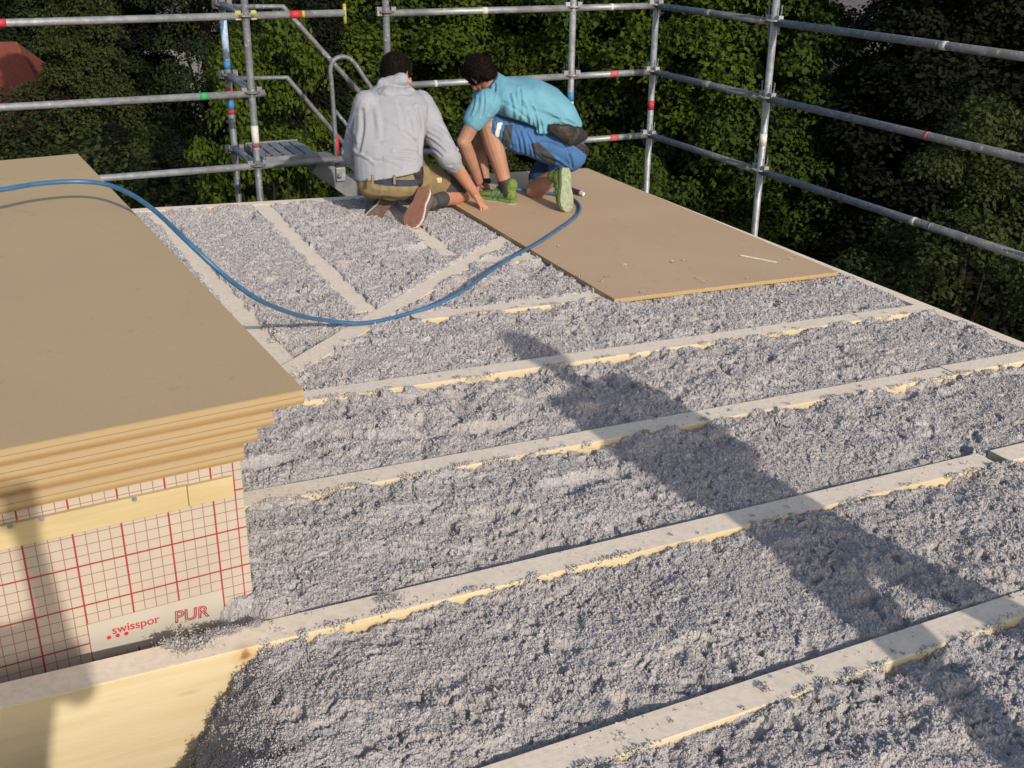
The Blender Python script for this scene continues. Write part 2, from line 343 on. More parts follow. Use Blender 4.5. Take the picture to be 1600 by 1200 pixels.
def crumple(me, amp, sc3, seed=1, fine=.25):
    co = getco(me); no = getno(me); s3 = np.array(sc3)
    wv = vnoise(co*s3*.35+7, seed+5)*2.2
    a = 1-np.abs(2*vnoise(co*s3+wv[:,None], seed)-1); b_ = 1-np.abs(2*vnoise(co*s3*2.3+3, seed+1)-1)
    co += no*((a-.6)*amp + (b_-.6)*amp*fine*2)[:,None]; me.vertices.foreach_set('co', co.ravel()); me.update(); return me
def folds(me, lst):
    """drawn folds of a garment: (px, py, px, py, width m, depth m), each a soft ridge or furrow along a line on the camera side"""
    co = getco(me); no = getno(me); Rm = np.array(TI.to_3x3()); cR = np.array(camR); d = (co-cR)
    fR, rR, uR = (Rm@np.array(q) for q in (fwd, rgt, up)); z = d@fR; px = 800+FPX*(d@rR)/z; py = 600-FPX*(d@uR)/z; fac = np.clip(-(no@fR)*2+.3, 0, 1)
    for x0, y0, x1, y1, w_, dep in lst:
        a = np.array([x0, y0]); e = np.array([x1-x0, y1-y0], float); L = np.hypot(*e); e /= L; q = np.stack([px, py], 1)-a; t_ = np.clip((q@e)/L, 0, 1)
        bend = np.sin(t_*math.pi)*L*.05; n2 = q[:,0]*e[1]-q[:,1]*e[0]-bend; over = np.maximum(0, np.abs(q@e-L/2)-L/2); dist = np.hypot(n2, over)*z/FPX
        co += no*(dep*fac*np.sin(np.clip(t_, .12, .88)*math.pi)**.5*(np.exp(-(dist/w_)**2)-.55*np.exp(-((dist-w_*1.6)/w_)**2)))[:,None]
    me.vertices.foreach_set('co', co.ravel()); me.update(); return me
def patch(me_src, centre, axis, test, off):
    """a thin cloth piece lying on a garment: copies the garment's faces that pass the test, lifted by off"""
    co = getco(me_src); no = getno(me_src); bm = bmesh.new(); mp = {}
    for p in me_src.polygons:
        c = Vector(p.center)
        if p.normal.dot(axis) > .15 and test(c):
            vs = []
            for i in p.vertices:
                if i not in mp: mp[i] = bm.verts.new(Vector(co[i])+Vector(no[i])*off)
                vs.append(mp[i])
            bm.faces.new(vs)
    left = set(bm.faces); best = set()
    while left:
        st_ = [left.pop()]; isl = set(st_)
        while st_:
            for e_ in st_.pop().edges:
                for f_ in e_.link_faces:
                    if f_ in left: left.discard(f_); isl.add(f_); st_.append(f_)
        if len(isl) > len(best): best = isl
    bmesh.ops.delete(bm, geom=[f_ for f_ in bm.faces if f_ not in best], context='FACES')
    g = bmesh.ops.extrude_face_region(bm, geom=bm.faces[:])
    me = bpy.data.meshes.new('m'); 
    for e in g['geom']:
        if isinstance(e, bmesh.types.BMVert): e.co += Vector(axis)*.003
    bm.to_mesh(me); bm.free(); return me

#STRUCT
# ================================================================ ground and building
b = B(); b.box((-400, -250, -8.3), (400, 600, -7.5))
link('ground', b.mesh(), 'ground', kind='structure')
bd = empty('building', T @ Vector((-4, -5, -7.0)), label='building whose opened flat roof the two men are working on', cat='building')
b = B(); b.box((-9.0, -9.5, -7.4), (-.92, -.93, -.46)); link('wall', b.mesh(), 'concrete', bd, T)
b = B(); b.box((-9.0, -9.5, -.456), (-.92, -.93, -.40)); link('roof_deck', b.mesh(), 'dark', bd, T)
b = B(); b.box((-1.005, -9.0, -.396), (-.925, -.94, -.004)); link('edge_beam', b.mesh(.003), 'wood_dusty', bd, T)
b = B(); b.box((-4.7, -1.02, -.396), (-1.01, -.94, -.003)); link('edge_beam', b.mesh(.003), 'wood_dusty', bd, T)

# rafters
RW = .094
def rafter(x0, x1, yb, label, mname='wood', width=RW, dep=.39, z=0, skew=0, bow=0):
    b = B(); yf = yb-width; n = 24
    A = [(x0+(x1-x0)*i/n) for i in range(n+1)]
    w_ = lambda x: bow*math.sin((x-x0)*1.7)
    rings = []
    for x in A:
        tt = (x-x0)/(x1-x0)*skew
        rings.append([b.bm.verts.new(p) for p in ((x, yf+tt, z-dep), (x, yb+tt, z-dep), (x, yb+tt, z-.003), (x, yb-.003+tt, z+w_(x)), (x, yf+.003+tt, z+w_(x)), (x, yf+tt, z-.003))])
    for i in range(n):
        for k in range(6): b._f([rings[i][k], rings[i][(k+1) % 6], rings[i+1][(k+1) % 6], rings[i+1][k]])
    b._f(rings[0][::-1]); b._f(rings[-1])
    return link('rafter', b.mesh(), mname, None, T, label=label, cat='rafter', group='rafters across the opened roof')
rafter(-5.75, -1.01, -6.53, 'rafter nearest the bottom edge of the picture, outside the frame at left')
rafter(-5.9, -1.01, -5.841, 'dusty pale rafter running through the bottom right corner of the picture')
rafter(-6.4, -2.165, -5.150, 'long rafter with bare yellow side and brown knot under the grid printed panel', 'wood_knot')
rafter(-2.10, -1.01, -5.150, 'short rafter piece beyond the cut end of the long rafter at the right')
rafter(-4.80, -1.60, -4.473, 'rafter starting at the right edge of the grid printed panel, crossed by the shadow')
rafter(-1.59, -1.01, -4.462, 'short rafter piece at the roof edge in line behind the rafter from the panel')
rafter(-4.72, -1.01, -3.797, 'rafter passing just under the tip of the long shadow', skew=.01)
rafter(-3.50, -1.01, -3.120, 'rafter starting at the diagonal joist and running under the near end of the laid board')
rafter(-2.86, -1.01, -2.440, 'short rafter from the crossing of the diagonal joist to the laid board')
def joist(p, q, width, label, z=-.004):
    p = Vector((*p, 0)); q = Vector((*q, 0)); d = (q-p).normalized(); s = Vector((-d.y, d.x, 0))*width/2
    b = B(); b.prism([p-s+Vector((0,0,z-.2)), q-s+Vector((0,0,z-.2)), q+s+Vector((0,0,z-.2)), p+s+Vector((0,0,z-.2))], (0, 0, .2))
    me = b.mesh(.003); ang = math.atan2(d.y, d.x)
    c = (p+q)/2; me.transform(Matrix.Rotation(-ang, 4, 'Z') @ Matrix.Translation(-c))
    return link('joist', me, 'wood_dusty', None, T @ Matrix.Translation(c) @ Matrix.Rotation(ang, 4, 'Z'), loc=(0, 0, 0), label=label, cat='joist', group='dust covered joists in the far left of the roof')
joist((-3.545, -1.03), (-3.665, -3.02), .105, 'dusty joist running away from the bend of the blue hose to the far roof edge')
joist((-2.80, -1.03), (-2.915, -2.33), .10, 'dusty joist running under the kneeling man in the grey hoodie')
joist((-4.30, -3.66), (-2.30, -1.98), .10, 'diagonal dusty joist crossing the other joists', z=.001)
joist((-4.17, -1.03), (-4.20, -3.6), .10, 'dusty joist along the right side of the stack of boards', z=-.006)
#FLUFF
# ================================================================ loose fill insulation: one sheet per bay, displaced, plus paper flakes
def sstep(a, b, x): t = np.clip((x-a)/(b-a), 0, 1); return t*t*(3-2*t)
JL = [((-3.545, -1.0), (-3.665, -3.05), .05), ((-2.80, -1.0), (-2.915, -2.33), .047), ((-4.30, -3.66), (-2.30, -1.98), .047), ((-4.17, -1.0), (-4.20, -3.6), .045)]
def fheight(P, y0, y1, kind):
    x, y = P[:,0], P[:,1]; p2 = np.stack([x, y], 1)
    warp = np.stack([vnoise(np.c_[p2*22, x*0+1], 3), vnoise(np.c_[p2*22, x*0+9], 4)], 1)*.022
    q = p2+warp
    w1, c1 = worley(q*26, 1); w2, c2 = worley(q*62, 2); w3, c3 = worley((p2+warp*.5)*105, 3)
    low = vnoise(np.c_[p2*3.2, x*0], 11)-.5; mid = vnoise(np.c_[x*7, y*11, x*0], 12)-.5; m2 = vnoise(np.c_[x*18, y*22, x*0], 13)-.5
    calm = np.clip(vnoise(np.c_[x*2.2, y*2.2, x*0+4], 14)*1.5-.1, .45, 1)          # some areas combed flat, some rough
    grain = np.clip(vnoise(np.c_[x*6, y*9, x*0+8], 43)*1.8-.15, .35, 1.2)
    w4, c4 = worley(p2*190, 4)
    h = -.021 + low*.020 + mid*.026*calm + m2*.018*calm + (.45-w1**2)*.0155*(.1+1.2*c1)*calm + (.45-w2**2)*.0085*(.1+1.5*c2) + (.45-w3**2)*.0085*(.2+1.3*c3)*grain + (.45-w4**2)*.0028*(c4*1.6)
    h -= np.where((c2 > .86) & (vnoise(np.c_[p2*9, x*0], 41) > .45), (1-w2**2)*.018, 0) + np.where(c1 > .92, (1-w1**2)*.026*calm, 0)
    h += rng.normal(0, 1, len(x))*.0006
    hole = vnoise(np.c_[x*4.6, y*6.5, x*0+2], 15); h -= sstep(.84, .96, hole)*.03
    fr = (y-y0)/(y1-y0)
    h += .013*np.sin(np.clip(fr, 0, 1)*math.pi)
    if kind != 'far':
        rag = (vnoise(np.c_[x*9, y*0, x*0+6], 16)-.5)*.020+(vnoise(np.c_[x*40, y*40, x*0+6], 17)-.5)*.020+.003
        h += sstep(y1-.11, y1-.01, y)*(rag+.001)
        h -= sstep(y1-.002+rag*.55, y1+.012+rag*.55, y)*.035         # behind the rafter's front edge only stray fluff stays on top
        h -= (1-sstep(y0-.004, y0+.03, y))*.012
    else:
        for a, b_, hw in JL+[((-3.6, -3.167), (-1, -3.167), .05), ((-2.9, -2.487), (-1, -2.487), .05)]:
            a = np.array(a); d = np.array(b_)-a; L = np.hypot(*d); d = d/L; r_ = p2-a; tt = r_@d; s_ = np.abs(r_[:,0]*d[1]-r_[:,1]*d[0])
            rg = (vnoise(np.c_[p2*30, x*0+3], 18)-.5)*.028
            ins = (tt > 0) & (tt < L); h = h-np.where(ins, (1-sstep(hw-.012+rg, hw+.004+rg, s_))*.03, 0)
            h = h+np.where(ins, np.exp(-((s_-hw-.02)/.03)**2)*.007, 0)
        h += .009
        h = np.where((x > -2.49) & (y > -3.26), np.minimum(h, -.004), h)
        h -= sstep(-1.03, -.99, y)*.02*(y < 0)
    h += sstep(-1.16, -1.05, x)*.004 - sstep(-1.01+(vnoise(np.c_[p2*20, x*0], 19)-.5)*.05, -.985, x)*.03
    return h, w1
bays = [(-7.3, -6.624, -4.6, -1.0, .016, .016, 'n'), (-6.53, -5.935, -5.0, -1.0, .0036, .0036, 'n'), (-5.841, -5.244, -5.16, -.95, .0034, .0036, 'heap'),
        (-5.150, -4.567, -4.97, -.95, .0040, .0046, 'panel'), (-4.473, -3.891, -4.80, -.95, .0052, .0065, 'n'), (-3.797, -3.214, -4.72, -.95, .0062, .0085, 'n'), (-3.12, -.95, -4.30, -.95, .0052, .0082, 'far'), (-3.28, -3.06, -4.30, -3.49, .0085, .0105, 'far')]
VV, FF = [], []; nv = 0; samples = []
for y0, y1, x0, x1, dx, dy, kind in bays:
    ya, yb = y0-.008, y1+(.03 if kind != 'far' else .01)
    if kind == 'far': ya = y0-.005
    nx = int((x1-x0)/dx)+1; ny = int((yb-ya)/dy)+1
    gx, gy = np.meshgrid(np.linspace(x0, x1, nx), np.linspace(ya, yb, ny)); P = np.c_[gx.ravel(), gy.ravel()]
    P = P+rng.uniform(-.3, .3, P.shape)*np.array([dx, dy])
    h, w1 = fheight(P, y0, y1, kind); x, y = P[:,0], P[:,1]
    if kind == 'heap':
        e = -5.0-.085*np.clip((y1-y)/.6, 0, 1)+(vnoise(np.c_[x*9, y*9, x*0], 31)-.5)*.07; d = x-e
        s = np.clip((d+.05)/.27, 0, 1); h = h-(1-s)**2.1*.36
    if kind == 'panel':
        e = -4.93+np.clip(-5.03-y, 0, 1)*.6-(y > -5.02)*.3+(vnoise(np.c_[x*14, y*14, x*0], 31)-.5)*.05; d = x-e
        s = np.clip((d+.02)/.13, 0, 1); h = h-(1-s)**1.6*.30*(y < -5.0)+np.exp(-((x+4.80)/.12)**2)*.010*(y < -4.98)
        h = h+np.exp(-((x+4.74)/.05)**2)*.02
    lat = np.c_[vnoise(np.c_[P*45, x*0], 21)-.5, vnoise(np.c_[P*45, x*0+5], 22)-.5]*.010
    V = np.c_[P+lat, h]
    idx = np.arange(nx*ny).reshape(ny, nx)
    F = np.stack([idx[:-1,:-1].ravel(), idx[:-1,1:].ravel(), idx[1:,1:].ravel(), idx[1:,:-1].ravel()], 1)
    if kind == 'far':      # clip to the left of the stack joist
        pass
    VV.append(V); FF.append(F+nv); nv += len(V); samples.append((V, kind, y0))
def flakes(C, size, spread=0):
    k = len(C); C = C+rng.normal(0, 1, (k, 3))*spread
    a = rng.normal(0, 1, (k, 3)); a[:,2] *= .6; a /= np.linalg.norm(a, axis=1)[:,None]
    b_ = np.cross(a, rng.normal(0, 1, (k, 3))); b_ /= np.linalg.norm(b_, axis=1)[:,None]
    s1 = size*rng.uniform(.5, 1.3, k); s2 = size*rng.uniform(.2, .8, k); a = a*s1[:,None]; b_ = b_*s2[:,None]
    V = np.stack([C-a-b_*.6, C+a*.8-b_, C+a+b_*.7, C-a*.7+b_], 1).reshape(-1, 3)
    return V, np.arange(4*k).reshape(k, 4)
FV, FFc = [], []; fn = 0
def addfl(V, F):
    global fn
    FV.append(V); FFc.append(F+fn); fn += len(V)
for (V, kind, y0), cnt, sz in zip(samples, (300, 60000, 90000, 66000, 42000, 30000, 40000, 2500), (.004, .0021, .0021, .0025, .0031, .004, .005, .005)):
    i = rng.integers(0, len(V), cnt); C = V[i]; ok = (C[:,2] > -.05) | (kind == 'heap')
    if kind == 'far': ok = C[:,2] > -.032
    C = C[ok]; C = C+np.array([0, 0, .0012]); addfl(*flakes(C, np.full(len(C), sz), .002))
# crumbs of fill on rafters, board and panel stack
def crumb(c, r, n):
    addfl(*flakes(np.repeat(np.array([c]), n, 0)+rng.normal(0, 1, (n, 3))*np.array([r, r, r*.45])+np.array([0, 0, r*.4]), np.full(n, .0035), 0))
for yb in (-5.841, -5.150, -4.473, -3.797, -3.12, -2.44):
    for _ in range(17):
        x = random.uniform(-5.0, -1.1); 
        if yb < -5 and x < -4.7 and random.random() < .6: continue
        if yb > -3.6 and (x < -3.4 or x > -2.5): continue
        crumb((x, yb-random.uniform(.008, .085), .001), random.choice((.003, .004, .006, .009)), random.randint(6, 26))
for px, py, r in ((1092, 436, .012), (1100, 442, .008), (1068, 408, .006), (905, 432, .006), (940, 440, .010), (948, 433, .006), (975, 415, .005), (873, 385, .005), (1235, 405, .008), (1245, 402, .006), (1050, 410, .005), (1003, 457, .006), (850, 428, .006), (1168, 436, .005)):
    crumb(tuple(Z(px, py, .025)), r, 30)
for px, py, r in ((285, 1010, .018), (300, 1003, .02), (320, 1008, .016), (610, 940, .014), (622, 935, .01), (600, 925, .008), (1262, 1048, .009), (1195, 1075, .008), (965, 1108, .009), (1080, 1032, .008)):
    crumb(tuple(Z(px, py, .003)), r, 70)
OV, OF = [], []; on = 0
OCT = np.array([[1,0,0],[-1,0,0],[0,1,0],[0,-1,0],[0,0,1],[0,0,-1]], float); OFC = np.array([[0,2,4],[2,1,4],[1,3,4],[3,0,4],[2,0,5],[1,2,5],[3,1,5],[0,3,5]])
def granules(C, size):
    global on
    k = len(C); M_ = rng.normal(0, 1, (k, 3, 3)); Q = np.linalg.qr(M_)[0]; sc_ = rng.uniform(.45, 1.25, (k, 1, 3))*np.asarray(size).reshape(-1, 1, 1)
    V = (OCT[None]*sc_*rng.uniform(.7, 1.3, (k, 6, 1)))@Q + C[:,None]; OV.append(V.reshape(-1, 3)); OF.append((OFC[None]+6*np.arange(k)[:,None,None]).reshape(-1, 3)+on); on += 6*k
for (V, kind, y0), cnt, sz in zip(samples, (0, 42000, 70000, 46000, 26000, 15000, 20000, 800), (.004, .0030, .0030, .0033, .0038, .0045, .005, .005)):
    if not cnt: continue
    i = rng.integers(0, len(V), cnt); C = V[i]; dn_ = vnoise(C*np.array([14, 20, 0])+5, 44)
    C = C[(C[:,2] > (-.5 if kind == 'heap' else -.034)) & (dn_ > .12)]; granules(C+rng.normal(0, .0012, C.shape), sz*rng.uniform(.5, 1.5, len(C)))
V = samples[2][0]; hm = V[(V[:,0] < -4.70) & (V[:,2] < -.02)]; i = rng.integers(0, len(hm), 42000); granules(hm[i]+rng.normal(0, .004, (len(i), 3)), rng.uniform(.0014, .0036, len(i)))
for _ in range(260):
    c = hm[rng.integers(0, len(hm))]; r_ = random.uniform(.006, .016); n_k = int(60*(r_/.008)**2); granules(c+rng.normal(0, 1, (n_k, 3))*r_*.6+np.array([-.2, -.1, .3])*r_, rng.uniform(.0013, .0034, n_k))
# ragged spill lying over the front edges of the rafters and, thinly, on their tops
for yb, xa, xb in ((-5.841, -5.1, -1.05), (-5.150, -4.72, -2.2), (-4.473, -4.7, -1.05), (-3.797, -4.6, -1.05), (-3.12, -3.4, -2.5), (-2.44, -2.8, -2.45)):
    for _ in range(int((xb-xa)*9)):
        c = np.array([random.uniform(xa, xb), yb-.094+random.choice((-.004, 0, .006, .014)), .002]); L_ = random.uniform(.006, .035); n_k = random.randint(12, 90)
        P_ = c+rng.normal(0, 1, (n_k, 3))*np.array([L_, .006, .002]); P_[:,2] = np.abs(P_[:,2]-.0)+.0005-np.clip(yb-.096-P_[:,1], 0, 1)*1.2; granules(P_, rng.uniform(.0018, .0042, n_k))
    n_k = int((xb-xa)*70); P_ = np.c_[rng.uniform(xa, xb, n_k), yb-rng.uniform(.003, .09, n_k)**1.0, np.full(n_k, .0015)]; P_ = P_[vnoise(P_*np.array([7, 30, 0]), 46) > .42]; granules(P_, rng.uniform(.001, .0032, len(P_)))
for sp in ((270, 1002, .020), (292, 1012, .022), (310, 1000, .018), (335, 990, .02), (360, 985, .016), (400, 975, .012), (600, 935, .014), (1190, 1072, .006)):
    c = np.array(Z(sp[0], sp[1], .004)); granules(c+rng.normal(0, 1, (500, 3))*np.array([sp[2]*.8, sp[2]*.45, .0035]), rng.uniform(.0010, .0026, 500))
co = np.concatenate(VV); fa = np.concatenate(FF)
me = mesh_np(co, fa); me.polygons.foreach_set('use_smooth', [False]*len(me.polygons))
ins = link('loose_insulation', me, 'fluff', None, T, loc=(-3, -3.5, -.4), kind='stuff', label='grey loose cellulose insulation blown between the rafters of the roof', cat='insulation')
me = mesh_np(np.concatenate(FV), np.concatenate(FFc))
link('paper_flakes', me, 'flake', ins, T, kind='stuff')
link('fibre_granules', mesh_np(np.concatenate(OV), np.concatenate(OF)), 'flake', ins, T, kind='stuff')

#STACK
# ================================================================ grid printed insulated upstand and the stack of fibreboards on it
PY = -5.03
up_o = empty('insulated_upstand', T @ Vector((-5.5, -4.0, -.4)), label='box upstand faced with cream panel printed with a red grid, under the stacked boards', cat='upstand')
b = B(); b.box((-6.9, PY+.08, -.39), (-4.86, -2.2, .390)); link('core', b.mesh(), 'osb', up_o, T2)
b = B(); b.box((-6.9, PY, -.385), (-4.776, PY+.078, .398)); pan = link('insulation_panel', b.mesh(.002), 'grid', up_o, T2, loc=(-4.852, PY, .208))
b = B(); b.box((-6.6, PY-.014, .306), (-4.914, PY-.0005, .366)); bat = link('batten', b.mesh(.0015), 'batten', up_o, T2)
b = B(); b.box((-4.9125, PY-.013, .308), (-4.802, PY-.0005, .364)); link('batten', b.mesh(.0015), 'batten', up_o, T2)
for px, py in ((210, 780), (65, 811), (16, 822)):
    p = Y(px, py, PY-.015); b = B(); b.tube([p, p+Vector((0, -.004, 0))], [.005, .003], 12); b.tube([p, p+Vector((0, -.0012, 0))], .0065, 14); link('screw', b.mesh(), 'gal', bat, T)
def text(s, px0, py0, px1, py1, outline=False):
    a = Y(px0, py0, PY-.0012); c = Y(px1, py1, PY-.0012)
    cu = bpy.data.curves.new('t', 'FONT'); cu.body = s; cu.size = 1
    if outline: cu.fill_mode = 'NONE'; cu.bevel_depth = .028; cu.bevel_resolution = 0
    else: cu.extrude = .01; cu.offset = .012
    o = bpy.data.objects.new('t', cu); col.objects.link(o); dg = bpy.context.evaluated_depsgraph_get(); me = bpy.data.meshes.new_from_object(o.evaluated_get(dg)); bpy.data.objects.remove(o)
    v = getco(me); x0, x1 = v[:,0].min(), v[:,0].max(); L = math.hypot(c.x-a.x, c.z-a.z); k = L/(x1-x0); an = math.atan2(c.z-a.z, c.x-a.x)
    me.transform(Matrix.Translation(a) @ Matrix.Rotation(-an, 4, 'Y') @ Matrix.Diagonal((k, k, k*.3, 1)).__matmul__(Matrix()) @ Matrix.Translation((0, 0, 0)) if False else Matrix.Translation(a) @ Matrix.Rotation(-an, 4, 'Y') @ Matrix.Rotation(R(90), 4, 'X') @ Matrix.Diagonal((k, k, k*.05, 1)) @ Matrix.Translation((-x0, 0, 0)))
    return link('lettering', me, 'print_red', pan, T)
text('swisspor', 176, 991, 250, 972)
text('PUR', 274, 973, 328, 962, True)
b = B()
for px, py in ((170.5, 996.5), (184, 993), (197.5, 990)):
    p = Y(px, py, PY-.0012); b.tube([p, p+Vector((0, .001, 0))], .0052, 20)
link('dot_logo', b.mesh(), 'print_red', pan, T)
# boards, lowest first
TH = .0386
specs = [(-4.768, .004, 'lowest board of the stack, resting on the upstand'), (-4.728, -.006, 'second board from the bottom of the stack, its end stepped in'),
         (-4.690, .004, 'second board from the top of the stack, its end stepped in'), (-4.607, 0, 'top board of the stack, its wide brown face under the blue hose')]
def slab(name, pts, z0, z1, tm, em, frame=None, **k):
    frame = frame or T
    root_mesh = B(); vs = root_mesh.prism([(p[0], p[1], z0) for p in pts], (0, 0, z1-z0)); root_mesh.bm.normal_update()
    bmesh.ops.recalc_face_normals(root_mesh.bm, faces=root_mesh.bm.faces)
    for f in root_mesh.bm.faces: f.material_index = 0 if abs(f.normal.z) > .7 else 1
    me = root_mesh.mesh(); return link(name, me, [tm, em], None, frame, **k)
for i, (xr, yo, lab) in enumerate(specs):
    z = .400+i*(TH+.0008); y0 = PY-.004-yo
    pts = [(xr, y0), (xr-.074+.01*math.sin(i*3), y0+2.93), (xr-1.55, y0+2.90), (xr-1.52, y0-.03)]
    slab('fibreboard', pts, z, z+TH, 'board_stack', 'board_edge', frame=T2, label=lab, cat='board', group='fibreboards stacked on the upstand')
# board laid on the roof, plus the one under it showing at its left side
q = [Z(960, 467, .024), Z(1310, 424.5, .024), Z(918, 262.5, .024)]; ql = Z(730, 331, .024)
e = (ql-q[0]).normalized(); fl = q[0]+e*((q[2]-q[1]).length)
slab('fibreboard', [(p.x, p.y) for p in (q[0], q[1], q[2], fl)], .001, .023, 'board', 'board_edge', label='wide tan board laid flat on the rafters, the man in turquoise kneeling on it', cat='board')

# blue hose
H = [(-60, 302, .68), (0, 296.5, .675), (60, 287, .67), (120, 283.5, .665), (165, 288, .66), (205, 304, .65), (245, 332, .63), (285, 370, .60), (322, 405, .54), (360, 438, .46), (400, 466, .36), (440, 484, .24), (480, 496, .13), (520, 502, .06), (560, 505, .024), (600, 500, .016), (640, 489, .015),
     (680, 476, .03), (720, 456, .05), (760, 428, .05), (800, 402, .05), (840, 380, .04), (875, 357, .036), (898, 340, .034), (906, 328, .034), (903, 317, .034), (890, 309, .036), (860, 302, .04), (820, 297, .05), (775, 292, .06)]
hp = [Z(*h) for h in H]
def spline(pts, n=6):
    out = []
    for i in range(len(pts)-1):
        p0, p1, p2, p3 = pts[max(i-1, 0)], pts[i], pts[i+1], pts[min(i+2, len(pts)-1)]
        for k in range(n):
            t_ = k/n; out.append(.5*((2*p1)+(p2-p0)*t_+(2*p0-5*p1+4*p2-p3)*t_*t_+(3*p1-p0-3*p2+p3)*t_**3))
    return out+[pts[-1]]
b = B(); b.tube(spline(hp), .0088, 12); link('air_hose', b.mesh(), 'hose', None, T, smooth=True, loc=hp[14], label='blue rubber air hose looping from the stack of boards to the man in turquoise', cat='hose')
# pencil, marker tube
p, q2 = Z(1157, 399, .029), Z(1213, 410, .029); b = B(); b.tube([p, p.lerp(q2, .96)], .0055, 6); b.tube([p.lerp(q2, .96), q2+(q2-p)*.02], [.0055, .001], 6)
link('carpenter_pencil', b.mesh(), 'whitepaint', None, T, label='thin white pencil lying alone on the tan board', cat='pencil')
p, q2 = Z(880, 292, .045), Z(912, 303, .045); b = B(); b.tube([p, p.lerp(q2, .86)], .016, 14); mk = link('cartridge', b.mesh(), 'rubber_red', None, T, label='short brown tube with a white tip behind the raised shoe of the man in turquoise', cat='tube')
mk.data.materials[0] = mat('brown_plastic', (.10, .03, .02), (.08, .025, .018), 20, .4)
b = B(); b.tube([p.lerp(q2, .86), q2], [.0162, .012], 14); link('tip', b.mesh(), 'whitepaint', mk, T)
#SCAFF
# ================================================================ scaffold (world frame; the corner post stands at x = y = 0)
PR = .02415
def pole(name, a, b_, m, bands=(), heads=(), r=PR, **k):
    a = Vector(a); b_ = Vector(b_); bb = B(); bb.tube([a, b_], r, 20)
    o = link(name, bb.mesh(), m, None, smooth=True, **k); d = (b_-a).normalized()
    for f, w_, c in bands:
        p = a+d*f; bb = B(); bb.tube([p-d*w_/2, p+d*w_/2], r+.0012, 20); link('tape_band', bb.mesh(), c, o, smooth=True)
    for f in heads:
        p = a+d*f; bb = B(); bb.tube([p-d*.035, p+d*.035], [r+.006, r+.004], 16); bb.box(p-Vector((.02, .02, .045)), p+Vector((.02, .02, .05))); bb.box(p-Vector((.005, .028, .10)), p+Vector((.005, -.02, .11)))
        link('wedge_head', bb.mesh(.003), m, o)
    return o
def rosette(o, x, y, z, m='gal', spokes=((1, 0), (-1, 0)), yel=False):
    b = B(); b.tube([(x, y, z-.0045), (x, y, z+.0045)], .060, 20); b.tube([(x, y, z-.03), (x, y, z+.03)], .0285, 16)
    for i in range(8):
        a = i*math.pi/4; b.tube([(x+.046*math.cos(a), y+.046*math.sin(a), z-.006), (x+.046*math.cos(a), y+.046*math.sin(a), z+.0062)], .008, 8)
    r_ = link('rosette', b.mesh(), m, o)
    for dx, dy in spokes:
        b = B(); c = Vector((x+dx*.052, y+dy*.052, z)); b.box(c-Vector((.019, .019, .028)), c+Vector((.019, .019, .032)))
        px_, py_ = -dy, dx; b.prism([c+Vector((-.004*px_-.003*dx, -.004*py_-.003*dy, -.09)), c+Vector((.004*px_-.003*dx, .004*py_-.003*dy, -.09)), c+Vector((.004*px_+.014*dx, .004*py_+.014*dy, .10)), c+Vector((-.004*px_+.014*dx, -.004*py_+.014*dy, .10))], Vector((px_*.008, py_*.008, 0))+Vector((0, 0, 0)))
        link('wedge', b.mesh(.002), 'yellow' if yel else m, r_)
GP = 'upright scaffold posts'; GR = 'horizontal scaffold guard rails'
LX, MX, SXX, RY = -3.2022, -.7333, -2.216, -1.4972
def post(x, y, z1, lab, bands=(), m='gal_dull', ros=(1.0, .5, 0), sp=((1, 0), (-1, 0)), z0=-4.0):
    o = pole('scaffold_post', (x, y, z0), (x, y, z1), m, [(f-z0, w_, c) for f, w_, c in bands], label=lab, cat='scaffold post', group=GP)
    for z in ros: rosette(o, x, y, z+.012, m, sp, yel=(z == 1.0 and x == LX))
    return o
post(LX, 0, 1.4, 'grey post in front of the stair platform, with a white sticker low down', [(.20, .17, 'white'), (.15, .03, 'pinkred')])
post(SXX, 0, 1.4, 'grey post rising behind the head of the man in the hoodie', z0=-4)
post(MX, 0, 1.4, 'post behind the turquoise man, with blue and white tape above his back', [(.345, .07, 'blue'), (.265, .09, 'white')], m='gal')
post(0, 0, 1.06, 'corner post with one red tape band where the back and right rails meet', [(.24, .075, 'red')], m='gal', sp=((-1, 0), (0, -1)))
post(0, RY, 1.6, 'right hand post with one white tape band, standing by the edge of the tan board', [(.22, .085, 'white')], m='gal', sp=((0, 1), (0, -1)))
o = post(LX-.01, .73, 1.5, 'post behind the front left one, banded red and blue, with a pale blue sleeve', [(.40, .09, 'red'), (.325, .085, 'blue'), (.27, .035, 'red'), (.80, .33, 'paleblue'), (.61, .06, 'blue')], ros=(1.02, .53, -.02))
post(0, RY-2.6, 1.6, 'post of the right hand rails outside the frame', m='gal', sp=((0, 1), (0, -1)))
def hrail(x0, x1, z, lab, bands=(), m='gal', tilt=0, g=GR):
    return pole('guard_rail', (x0, 0, z), (x1, 0, z+tilt), m, bands, label=lab, cat='guard rail', group=g)
XL = -8.4
bx = lambda px, py: WY(px, py).x
hrail(XL, bx(538, 19), 1.0, 'top back rail at the left, its loose end carrying a yellow clamp', [(bx(2, 39)-XL, .06, 'red'), (bx(463, 22)-XL-.01, .085, 'red'), (bx(474, 22)-XL-.004, .018, 'yellow')], tilt=.01)
pole('end_clamp', (bx(541, 19)-.012, 0, .94), (bx(541, 19)-.012, 0, 1.07), 'yellow', r=.012, label='yellow painted clamp on the free end of the top left rail', cat='clamp')
hrail(XL, LX+.09, .5, 'middle back rail at the left with a green tape band', [(bx(318, 150)-XL, .055, 'green')])
hrail(XL, SXX, 0.0, 'bottom back rail at the left, running behind the stack and the hoodie man', [], tilt=.004)
hrail(SXX, MX, 1.0, 'top back rail between the post behind the hoodie and the post behind the turquoise man', [(bx(757, 17)-SXX, .04, 'white')])
